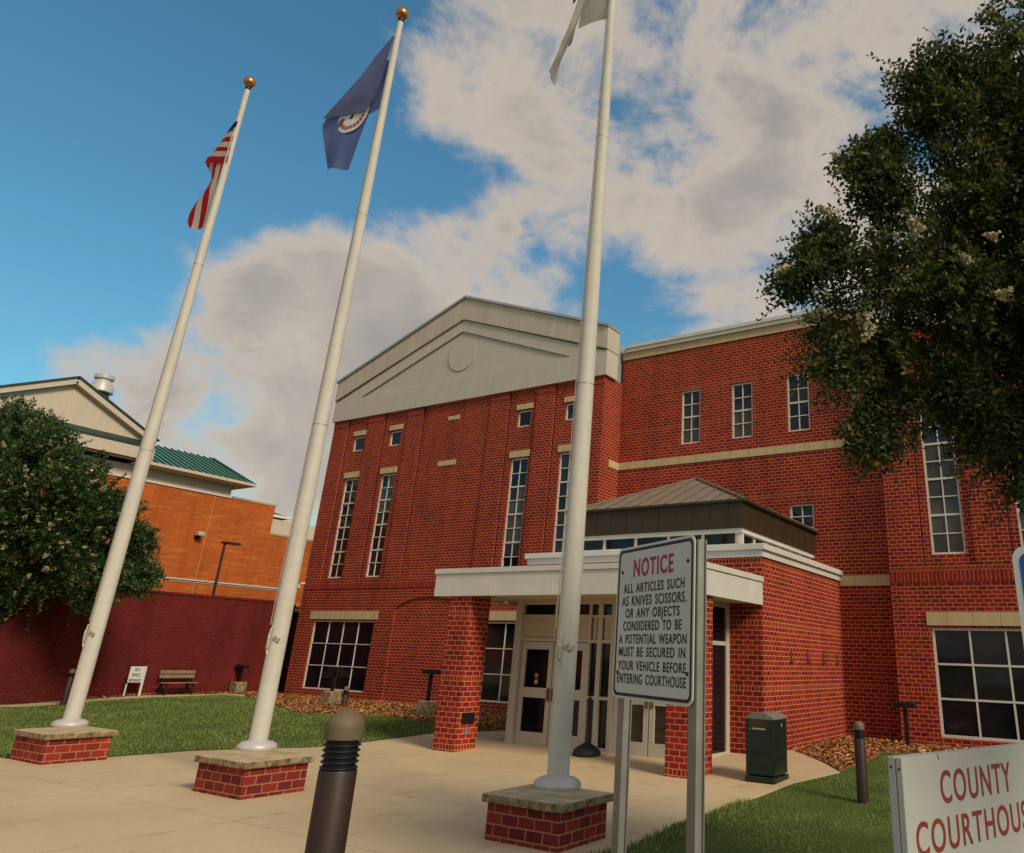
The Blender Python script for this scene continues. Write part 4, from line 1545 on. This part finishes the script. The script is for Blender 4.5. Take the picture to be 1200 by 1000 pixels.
SZ0, SZ1, SW = 1.502, 2.432, .932
MB().prism(rrect(0, SW, SZ0, SZ1, .05), 'y', 0, .006).build('sign_plate', 'sign_white', t, local=True)
ring(rrect(.016, SW - .016, SZ0 + .016, SZ1 - .016, .042), rrect(.034, SW - .034, SZ0 + .034, SZ1 - .034, .034), -.0015, -.0005).build('border', 'black_ink', t, local=True)
for txt, x0, x1, z0, z1, mat, bo in (('NOTICE', .218, .702, 2.237, 2.341, 'red_ink', .022), ('ALL ARTICLES SUCH', .095, .83, 2.137, 2.192, 'black_ink', .016), ('AS KNIVES SCISSORS.', .081, .853, 2.057, 2.114, 'black_ink', .016),
                             ('OR ANY OBJECTS', .135, .782, 1.983, 2.036, 'black_ink', .016), ('CONSIDERED TO BE', .112, .805, 1.905, 1.959, 'black_ink', .016), ('A POTENTIAL WEAPON', .064, .861, 1.827, 1.88, 'black_ink', .016),
                             ('MUST BE SECURED IN', .07, .85, 1.751, 1.804, 'black_ink', .016), ('YOUR VEHICLE BEFORE', .066, .86, 1.671, 1.723, 'black_ink', .016), ('ENTERING COURTHOUSE', .061, .863, 1.594, 1.648, 'black_ink', .016)):
    text_obj('lettering', txt, mat, t, x0, x1, z0, z1, -.0005, .0015, bo)
mb = MB()
for x, z in ((.075, 2.272), (.865, 2.286), (.066, 1.655), (.876, 1.668)):
    q = MB().lathe([(.010, 0), (.010, .005), (.006, .008)], n=12)
    mb.add([(p[0] + x, -p[2] - .001, p[1] + z) for p in q.v], q.f)
mb.build('bolt', 'dark_iron', t, local=True)
for x in (.068, .876):
    top = SZ1 - .03 if x > .5 else SZ0 + .3
    mb = MB()
    mb.box(x - .006, x + .076, .012, .018, nz_ - .3, top)
    mb.box(x - .006, x + .0, .018, .062, nz_ - .3, top)
    mb.box(x + .07, x + .076, .018, .062, nz_ - .3, top)
    mb.box(x - .02, x - .0062, .056, .062, nz_ - .3, top)
    mb.box(x + .0762, x + .09, .056, .062, nz_ - .3, top)
    mb.build('post', 'steel', t, local=True)

# ------------------------------------------------------------------ county courthouse sign
t = thing('courthouse_sign', 'grey-white two-sided board reading COUNTY COURTHOUSE in maroon letters', 'sign', (-1.10, 4.48, 0), math.atan2(1.38, .45))
g_ = gz(-1, 5)
CZ1, CZ0, CWD = 1.30, .42, 1.56
MB().box(0, CWD, 0, .036, CZ0, CZ1, .004).box(0, CWD, .042, .085, CZ0, CZ1, .004).build('board', 'sign_board', t, local=True)
mb = MB()
for x, y in ((-.001, .018), (-.001, .064)):
    q = MB().lathe([(.006, 0), (.006, .003)], n=10)
    mb.add([(x - p[2], p[0] + y, p[1] + CZ1 - .055 - (y > .04) * -.006) for p in q.v], q.f)
mb.build('screw', 'dark_iron', t, local=True)
for x in (.12, CWD - .2):
    MB().box(x, x + .08, .005, .08, g_ - .3, CZ0 - .002).build('post', 'sign_board', t, local=True)
text_obj('lettering', 'COUNTY', 'maroon_ink', t, .365, 1.20, 1.062, 1.214, -.0005, .002, .010)
text_obj('lettering', 'COURTHOUSE', 'maroon_ink', t, .083, 1.475, .845, .993, -.0005, .002, .010)
MB().obox((.36, -.002, 1.30), (.372, -.002, 1.272), .002, .003, (0, 1, 0)).build('crack', 'dark_iron', t, local=True)

# ------------------------------------------------------------------ blue sign at the right edge
t = thing('parking_sign', 'blue sign plate with rounded white border cut off at the right edge', 'sign', (-.30, 3.02, 0), R(-6))
MB().prism(rrect(0, .305, 1.70, 2.158, .045), 'y', 0, .004).build('sign_plate', 'sign_white', t, local=True)
MB().prism(rrect(.022, .283, 1.722, 2.136, .034), 'y', -.0012, -.0004).build('panel', 'blue_ink', t, local=True)
MB().box(.13, .18, .006, .05, gz(0, 3) - .3, 2.1).build('post', 'steel', t, local=True)

# ------------------------------------------------------------------ screen wall, gate, bench, little sign
wl = thing('screen_wall', 'shaded red brick garden wall with sloping left end, behind bench and small sign', 'wall', (-29.2, 15, 0))
MB().prism([(9.2, -.3), (20.15, -.3), (20.15, 3.30), (11.7, 3.30), (11.7, 2.66), (9.9, .5), (9.2, .3)], 'x', -29.2, -29.5).build('wall', 'brick_screen_shaded', wl)
MB().box(-29.53, -29.17, 11.68, 20.16, 3.302, 3.39).build('coping', 'brick_screen_shaded', wl)

gt = thing('iron_gate', 'tall black iron gate between the garden wall and the courthouse', 'gate', (-28.4, 20.2, 0))
mb = MB()
for i in range(14):
    x = -29.1 + i * .115
    mb.box(x - .012, x + .012, 20.19, 20.214, .08, 3.1)
mb.build('bars', 'dark_iron', gt)
mb = MB()
for z in (.1, 1.6, 2.9, 3.1):
    mb.box(-29.16, -27.53, 20.17, 20.235, z, z + .06)
for x in (-29.16, -28.38, -27.6):
    mb.box(x, x + .07, 20.16, 20.24, 0, 3.25)
mb.build('frame', 'dark_iron', gt)
MB().box(-29.16, -27.53, 20.26, 20.32, .0, 3.0).build('backing_panel', 'bronze', gt)

bn = thing('bench', 'weathered wooden bench with two back slats and dark frame by the shaded brick wall', 'bench', (-28.85, 16.6, .02))
for z in (.60, .76):
    MB().box(-.17, -.14, -.74, .74, z, z + .125, .008).build('back_slat', 'wood', bn, local=True)
mb = MB()
for x in (-.10, .03, .16):
    mb.box(x, x + .11, -.74, .74, .42, .45, .006)
mb.build('seat', 'wood', bn, local=True)
for s in (-.56, .56):
    mb = MB()
    mb.obox((-.20, s, .0), (-.17, s, .92), .05, .06, (0, 1, 0))
    mb.obox((.22, s, .0), (.18, s, .42), .05, .06, (0, 1, 0))
    mb.obox((-.19, s, .40), (.26, s, .40), .05, .04)
    mb.build('leg', 'plastic_black', bn, local=True)
MB().obox((-.02, -.56, .14), (-.02, .56, .14), .04, .04).build('stretcher', 'plastic_black', bn, local=True)
bn.scale = (.85, .82, .88)

sg = thing('small_sign', 'small white A-frame style sign on two white legs beside the bench', 'sign', (-28.75, 15.1, .02), R(72))
MB().box(-.27, .24, -.012, .012, .44, .98, .004).build('sign_plate', 'sign_white', sg, local=True)
sg.scale = (.78, .8, .92)
MB().box(.24, .33, -.03, .03, 0, .99, .006).build('leg', 'white', sg, local=True)
MB().box(-.30, -.24, -.02, .02, 0, .40, .006).build('leg', 'white', sg, local=True)
for txt, x0, x1, z in (('NOT A', -.09, .12, .86), ('PUBLIC', -.15, .15, .68), ('ENTRANCE', -.22, .20, .50)):
    text_obj('lettering', txt, 'black_ink', sg, x0, x1, z - .04, z + .065, -.013, .002, .045)

# ------------------------------------------------------------------ far orange building
fb_ = thing('orange_building', 'bright orange brick building with cream gable and green metal roof behind the garden wall', 'building', (-45, 15, 0))
XO = -40.0
mb = MB()
mb.prism([(-30, -.3), (31.5, -.3), (31.5, 7.42), (26.12, 7.42), (26.12, 8.95), (-30, 8.95)], 'x', XO, XO - 22)
mb.build('wall', 'brick_orange', fb_)
mb = MB().box(XO - .4, XO + .03, 23.6, 26.16, 8.952, 9.05)
mb.box(XO - .3, XO + .02, 26.13, 31.5, 7.422, 7.52)
mb.build('coping', 'panel', fb_)
MB().box(XO - 6, XO - .5, 26.3, 31.5, 7.43, 8.35).build('roof_box', 'stucco_far', fb_)
mb = MB().box(XO + .002, XO + .03, 4, 27.3, 4.52, 4.66)
mb.box(XO + .03, XO + .10, 4, 27.3, 4.60, 4.66)
mb.build('ledge', 'white', fb_)
MB().box(XO - .01, XO + .006, 22.63, 22.67, .2, 8.95).build('control_joint', 'joint', fb_)
# frieze, eave and hipped green roof
MB().box(XO - 12, XO - .02, -8, 23.45, 8.951, 9.60).build('frieze', 'stucco_far', fb_)
MB().box(XO - .02, XO + .06, -8, 23.5, 8.93, 9.03).build('trim', 'frame', fb_)
mb = MB().box(XO - 12.6, XO + .62, 18.3, 24.2, 9.602, 9.72)
mb.box(XO + .62, XO + .74, 18.3, 24.32, 9.64, 9.78)
mb.box(XO - 12, XO + .62, 24.2, 24.32, 9.64, 9.78)
mb.build('eave', 'stucco_far', fb_)
RX, RZ = XO - 3.6, 11.55
mb = MB()
mb.add([(XO + .66, 15, 9.76), (XO + .66, 24.25, 9.76), (RX, 24.25 - 3.3 + 3.1, RZ), (RX, 15, RZ), (XO - 9, 24.25, 9.76), (XO - 9, 15, 9.76)],
       [(0, 1, 2, 3), (1, 4, 2), (4, 5, 3, 2)])
gr = mb.build('green_roof', 'green_roof', fb_)
mb = MB()
for i in range(26):
    y = 15.2 + i * .36
    if y > 24.2:
        break
    mb.obox((XO + .66, y, 9.79), (RX, min(y, 24.03), RZ + .03), .05, .07)
mb.obox((XO + .66, 24.25, 9.78), (RX, 24.05, RZ + .04), .09, .06)
mb.build('roof_seam', 'green_dark', gr)
# gable facing the lawn
GC, GH = 14.93, 3.75
mb = MB()
mb.prism([(GC - GH, 10.45), (GC + GH, 10.45), (GC + GH, 10.80), (GC, 12.72), (GC - GH, 10.80)], 'x', XO + .25, XO - 14)
mb.build('gable', 'stucco_far', fb_)
mb = MB()
for s in (-1, 1):
    mb.obox((XO + .36, GC + s * (GH + .22), 10.74), (XO + .36, GC, 12.68), .35, .26, (0, 0, 1))
mb.build('barge_board', 'stucco_far', fb_)
mb = MB()
for s in (-1, 1):
    mb.obox((XO - 6.7, GC + s * (GH + .30), 10.86), (XO - 6.7, GC, 12.86), 14.6, .08, (0, 0, 1))
mb.build('roof', 'green_dark', fb_)
MB().box(XO - .05, XO + .75, GC - GH - 6, GC + GH + .15, 9.80, 10.38).build('cornice', 'stucco_far', fb_)
mb = MB().prism([(XO + .24, 10.78), (XO + .80, 10.44), (XO + .80, 10.38), (XO + .24, 10.38)], 'y', GC - GH - 6, GC + GH + .1)
mb.build('pent_roof', 'green_dark', fb_)
# lower far corner roof
mb = MB().box(-58, -46.2, 25, 30.7, 7.4, 9.3)
mb.build('rear_block', 'stucco_far', fb_)
mb = MB().add([(-45.6, 24, 9.4), (-45.6, 31.3, 9.4), (-50, 28.2, 10.9), (-50, 24, 10.9), (-58, 31.3, 9.4), (-58, 24, 9.4)], [(0, 1, 2, 3), (1, 4, 2), (0, 5, 4, 1)])
mb.build('rear_roof', 'green_dark', fb_)
MB().box(-45.65, -45.45, 24, 31.35, 9.3, 9.45).build('gutter', 'frame', fb_)

t = thing('wall_light', 'small box wall light high on the orange brick wall', 'lamp', (XO, 22.2, 6.75))
MB().box(0, .10, -.12, .12, -.1, .15).build('back_box', 'dark_iron', t, local=True)
MB().box(.10, .42, -.16, .16, .02, .22, .02).build('lamp_head', 'alu', t, local=True)
t = thing('roof_ventilator', 'shiny metal roof ventilator behind the cream gable', 'ventilator', (-43, 17.35, 11.95))
MB().lathe([(.42, 0), (.42, 1.25), (.34, 1.4)], n=20).build('pipe', 'bronze', t, True, local=True)
MB().lathe([(.34, 1.36), (.55, 1.42), (.55, 1.62), (.38, 1.95), (.34, 2.05), (.44, 2.12), (.44, 2.3), (.30, 2.36)], n=24).build('cowl', 'alu', t, True, local=True)

t = thing('street_lamp', 'thin dark lamp post in front of the orange wall', 'street lamp', (-31, 18.4, 0))
MB().tube([(0, 0, 0), (0, 0, 5.55)], [.07, .05], 10).build('post', 'bronze', t, local=True)
MB().box(-.12, .12, -.10, .62, 5.50, 5.60, .02).build('lamp_head', 'bronze', t, local=True)

# ------------------------------------------------------------------ parked car glimpsed under the left tree
pl = MB().box(-39.8, -31.5, -4, 17, -.2, .82)
struct(pl.build('parking_lot', 'concrete'))
cz = .82
cr_ = thing('parked_car', 'white car half hidden under the left tree', 'car', (-36.4, 12.9, cz))
prof = [(-2.2, .35), (-2.25, .62), (-2.1, .82), (-1.25, .92), (-.55, 1.42), (.75, 1.46), (1.55, 1.02), (2.15, .95), (2.25, .60), (2.2, .35)]
mb = MB().prism(prof, 'x', -.86, .86)
bd = mb.build('body', 'car_white', cr_, local=True)
mb = MB()
for s in (-.865, .865):
    q = [(-1.12, .95), (-.52, 1.36), (.70, 1.40), (1.38, 1.02)]
    mb.add([(s, a, b) for a, b in q], [(0, 1, 2, 3)])
mb.build('window', 'glass', cr_, local=True, fix=False)
for s in (-.8, .8):
    for y in (-1.4, 1.4):
        q = MB().lathe([(.20, -.11), (.33, -.10), (.33, .10), (.20, .11)], n=20)
        MB().add([(p[2] + s, p[0] + y, p[1] + .33) for p in q.v], q.f).build('wheel', 'tyre', cr_, local=True)


# ------------------------------------------------------------------ trees
def lobe_points(rng, lobes, n, clump, cover_, core):
    """points gathered in leafy clumps over the outside of the crown, with a thinner filling inside"""
    L = np.array(lobes)
    C = []
    for x, y, z, r in lobes:
        k_ = max(4, int(cover_ * (r / clump) ** 2))
        d = rng.normal(size=(k_, 3))
        d /= np.linalg.norm(d, axis=1)[:, None]
        rad = r * rng.uniform(.55, 1.06, k_)
        c_ = np.array([x, y, z]) + d * rad[:, None]
        C.append(np.concatenate([c_, (clump * rng.uniform(.45, 1.15, k_))[:, None]], 1))
    C = np.concatenate(C)
    w = C[:, 3] ** 2
    n1_ = int(n * (1 - core))
    i = rng.choice(len(C), n1_, p=w / w.sum())
    d = rng.normal(size=(n1_, 3))
    d /= np.linalg.norm(d, axis=1)[:, None]
    P1 = C[i, :3] + d * (rng.uniform(0, 1, n1_) ** .5 * C[i, 3])[:, None]
    w = L[:, 3] ** 2.2
    n2_ = n - n1_
    i = rng.choice(len(L), n2_, p=w / w.sum())
    d2 = rng.normal(size=(n2_, 3))
    d2 /= np.linalg.norm(d2, axis=1)[:, None]
    P2 = L[i, :3] + d2 * (rng.uniform(0, 1, n2_) ** .45 * L[i, 3] * .92)[:, None]
    return np.concatenate([P1, P2]), np.concatenate([d, d2])


def unit(v):
    return v / np.maximum(np.linalg.norm(v, axis=1)[:, None], 1e-6)


def foliage(rng, lobes, clump, cover_, core, shoots, per, length, leaf, width, droop, centre):
    P, d = lobe_points(rng, lobes, shoots, clump, cover_, core)
    out = unit(P - np.array(centre))
    ax = unit(out * .7 + d * .6 + rng.normal(size=P.shape) * .45 + np.array([0, 0, -droop]))
    side = unit(np.cross(ax, rng.normal(size=P.shape)))
    VV = []
    for k_ in range(per):
        t = (k_ + .5) / per
        s = 1 if k_ % 2 else -1
        base = P + ax * (length * (t - .3)) + np.array([0, 0, -1]) * (droop * length * t * t * .6)
        ld = unit(side * s * .85 + ax * .65 + rng.normal(size=P.shape) * .3)
        nrm = unit(np.cross(ld, ax) + rng.normal(size=P.shape) * .35)
        wd = unit(np.cross(ld, nrm))
        l = leaf * rng.uniform(.65, 1.15, (len(P), 1)) * (1 - .35 * abs(t - .5))
        w = width * l / leaf
        tip = base + ld * l + nrm * (-.18 * l)
        mid = base + ld * l * .45
        VV.append(np.stack([base, mid + wd * w, tip, mid - wd * w], 1))
    return np.concatenate(VV).reshape(-1, 3)


def sprays(rng, lobes, n, per, length, leaf, width, centre):
    """long leafy shoots that break the outline of the crown"""
    L = np.array(lobes)
    w = L[:, 3] ** 1.6
    i = rng.choice(len(L), n, p=w / w.sum())
    d = rng.normal(size=(n, 3))
    d /= np.linalg.norm(d, axis=1)[:, None]
    P = L[i, :3] + d * (L[i, 3] * .85)[:, None]
    ax = unit(unit(P - np.array(centre)) * .8 + d * .5 + rng.normal(size=P.shape) * .35 + np.array([0, 0, .25]))
    ln = length * rng.uniform(.6, 1.2, (n, 1))
    sag = rng.uniform(.1, .55, (n, 1)) * ln
    side = unit(np.cross(ax, rng.normal(size=P.shape)))
    VV = []
    pt = lambda t: P + ax * ln * t - np.array([0, 0, 1.0]) * sag * t * t
    for k_ in range(per):
        t = (k_ + 1) / per
        s = 1 if k_ % 2 else -1
        base = pt(t)
        ld = unit(side * s * .9 + ax * .6 + rng.normal(size=P.shape) * .25)
        nrm = unit(np.cross(ld, ax) + rng.normal(size=P.shape) * .3)
        wd = unit(np.cross(ld, nrm))
        l = leaf * rng.uniform(.75, 1.15, (n, 1)) * (1.1 - .45 * t)
        wv_ = width * l / leaf
        mid = base + ld * l * .45
        VV.append(np.stack([base, mid + wd * wv_, base + ld * l - nrm * (.2 * l), mid - wd * wv_], 1))
    q = side * .003
    for k_ in range(4):                                    # the thin green stalk
        a, b = pt(k_ / 4), pt((k_ + 1) / 4)
        VV.append(np.stack([a - q, a + q, b + q, b - q], 1))
    return np.concatenate(VV).reshape(-1, 3)


def panicle(rng, size):
    n = 90
    V_ = []
    for _ in range(n):
        t = rng.uniform(0, 1)
        r = size * .36 * (1 - t * .75) * math.sqrt(rng.uniform(.1, 1))
        a = rng.uniform(0, 2 * math.pi)
        c_ = np.array([r * math.cos(a), r * math.sin(a), t * size])
        u = rng.normal(size=3)
        u /= np.linalg.norm(u)
        v = np.cross(u, rng.normal(size=3))
        v /= np.linalg.norm(v)
        s = size * rng.uniform(.05, .10)
        V_ += [c_ - u * s - v * s * .6, c_ + u * s - v * s, c_ + u * s * .8 + v * s, c_ - u * s * .7 + v * s * .8]
    return np.array(V_)


def crape(name, label, base, stems, lobes, leafmat, seed, clump, cover_, core, shoots, per, length, leaf, width, droop, centre, blooms, bsize, group, nspray):
    rng = np.random.default_rng(seed)
    t = thing(name, label, 'tree', base, group=group)
    b = np.array(base)
    for st in stems:
        pts = [Vector(p) - Vector(base) for p in st[0]]
        MB().tube(pts, st[1], 10).build('trunk', 'bark', t, True, local=True)
    V_ = np.concatenate([foliage(rng, lobes, clump, cover_, core, shoots, per, length, leaf, width, droop, centre),
                         sprays(rng, lobes, nspray, 18, length * 1.7, leaf * 1.05, width, centre)]) - b
    bulk('crown', V_, np.arange(len(V_)).reshape(-1, 4), leafmat, t)
    variants = []
    for i in range(3):
        v = panicle(rng, bsize)
        me_o = bulk('blossom', v, np.arange(len(v)).reshape(-1, 4), 'bloom', t)
        variants.append(me_o.data)
        bpy.data.objects.remove(me_o)
    L = np.array(lobes)
    for q in blooms:
        if len(q) == 3:
            pos = np.array(q)
            d = unit((pos - np.array(centre))[None])[0]
            s = rng.uniform(.8, 1.25)
        o = bpy.data.objects.new('blossom', variants[rng.integers(3)])
        COL.objects.link(o)
        o.parent = t
        o.location = pos - b
        d = d + rng.normal(size=3) * .4 + np.array([0, 0, .1])
        o.rotation_euler = Vector(d).to_track_quat('Z', 'Y').to_euler()
        o.scale = (s, s, s)


RT = [[0.05, 5.59, 6.45, 0.40], [-0.44, 5.2, 6.15, 0.15], [-0.02, 5.93, 5.9, 0.48], [-0.50, 5.49, 5.36, 0.30], [-0.95, 5.27, 5.0, 0.25], [-0.34, 6.3, 4.99, 0.76], [-0.90, 5.64, 4.58, 0.45],
      [-1.30, 5.15, 4.55, 0.23], [-1.62, 4.92, 4.42, 0.11], [-1.38, 5.48, 4.16, 0.33], [-1.56, 5.34, 3.90, 0.19], [-0.90, 6.18, 4.10, 0.42], [-0.45, 6.79, 4.08, 0.70], [-1.24, 5.77, 3.70, 0.19],
      [-0.66, 6.32, 3.52, 0.20], [-1.40, 5.62, 3.46, 0.09], [-0.40, 6.73, 3.36, 0.32], [0.14, 6.79, 5.11, 1.0], [0.41, 6.39, 6.36, .92], [-0.03, 7.15, 3.88, 0.74], [1.3, 7.3, 5.0, .9],
      [2.2, 5.6, 5.2, 1.2], [2.7, 4.3, 4.8, 1.0], [3.0, 6.4, 5.6, 1.1],
      [-1.20, 5.05, 5.33, .11], [-1.06, 5.14, 5.22, .12], [-.98, 5.16, 5.50, .08], [-.72, 5.15, 6.03, .08], [-.60, 5.2, 5.72, .08], [-1.5, 4.98, 4.78, .10]]
LT = [[-28.9, 10.05, 7.25, 1.15], [-31.32, 10.14, 6.51, 2.1], [-28.5, 10.8, 6.0, 1.55], [-27.0, 11.1, 6.2, .90], [-26.3, 11.85, 5.25, .72], [-28.1, 11.7, 4.67, 1.75], [-26.35, 12.35, 4.15, .80],
      [-25.6, 12.5, 3.55, .42], [-29.84, 11.32, 4.43, 2.0], [-27.2, 12.15, 3.5, .70], [-29.5, 11.5, 3.65, .70], [-32.62, 10.31, 4.41, 2.4], [-28.1, 10.6, 6.95, .80], [-25.75, 12.5, 4.7, .22], [-27.3, 7.2, 4.4, 1.9], [-26.6, 5.2, 5.0, 1.9]]  # last two lobes: unseen foliage added to keep sky light off the wall
rr = np.random.default_rng(11)
camp = np.array([0, 0, 1.75])


def bloom_spots(rng, lobes, n, up):
    out = []
    L = np.array(lobes)
    while len(out) < n:
        i = rng.integers(len(L))
        p = L[i, :3] + rng.normal(size=3) * L[i, 3] * .6
        d = camp - p
        d /= np.linalg.norm(d)
        for _ in range(200):
            if (np.linalg.norm(L[:, :3] - p, axis=1) < L[:, 3] * 1.0).any():
                p = p + d * .08
            else:
                break
        k_ = np.linalg.norm(L[:, :3] - p, axis=1) / L[:, 3]
        if k_.min() < 1.12:
            out.append(tuple(p))
    return out


RB = [(-1.26, 5.0, 5.40), (-1.01, 5.12, 5.56), (-1.02, 5.0, 5.22), (-1.70, 4.75, 4.44), (-.82, 5.05, 4.66), (-1.45, 4.95, 4.70), (-1.55, 5.0, 4.18), (-1.22, 5.06, 4.05), (-1.5, 5.15, 4.02), (-.55, 5.42, 4.55), (-.35, 5.5, 4.75), (-.6, 5.6, 4.2), (-1.38, 4.9, 4.88), (-.35, 5.45, 4.25)]
crape('crape_myrtle_tree', 'large near crape myrtle with dark leaves and cream blossoms filling the right side', (1.1, 7.0, gz(1.1, 7.0)),
      [([(1.1, 7.0, .1), (1.0, 6.9, 1.5), (.6, 6.8, 3.2), (.1, 6.6, 4.6), (-.2, 6.3, 5.8)], [.11, .10, .08, .05, .02]),
       ([(1.2, 7.05, .1), (1.25, 7.0, 1.6), (.9, 6.9, 3.4), (.6, 6.5, 5.2), (.4, 6.2, 6.6)], [.10, .09, .075, .05, .02]),
       ([(1.0, 7.1, .1), (.6, 7.0, 1.8), (-.1, 6.8, 3.3), (-.6, 6.3, 4.0), (-1.2, 5.6, 4.4)], [.08, .06, .035, .018, .008])],
      RT, 'leaf_r', 23, .19, 1.9, .12, 30000, 9, .25, .056, .0155, .30, (.3, 6.8, 4.6), RB, .17, 'crape myrtle trees', 1500)
crape('crape_myrtle_tree', 'bushy green crape myrtle dotted with pale blossoms in front of the orange building', (-29.3, 9.6, gz(-29, 9.6)),
      [([(-29.3, 9.6, -.2), (-29.5, 9.7, 1.6), (-29.4, 10.2, 3.6), (-28.6, 10.7, 5.6)], [.16, .13, .09, .03]),
       ([(-29.4, 9.7, -.2), (-29.8, 10.0, 1.8), (-30.4, 10.4, 4.0), (-31, 10.3, 6.0)], [.15, .12, .09, .03])],
      LT, 'leaf_l', 22, .55, 2.2, .14, 24000, 8, .38, .115, .036, .22, (-29.0, 10.8, 4.8), bloom_spots(rr, LT, 90, 0), .17, 'crape myrtle trees', 1300)
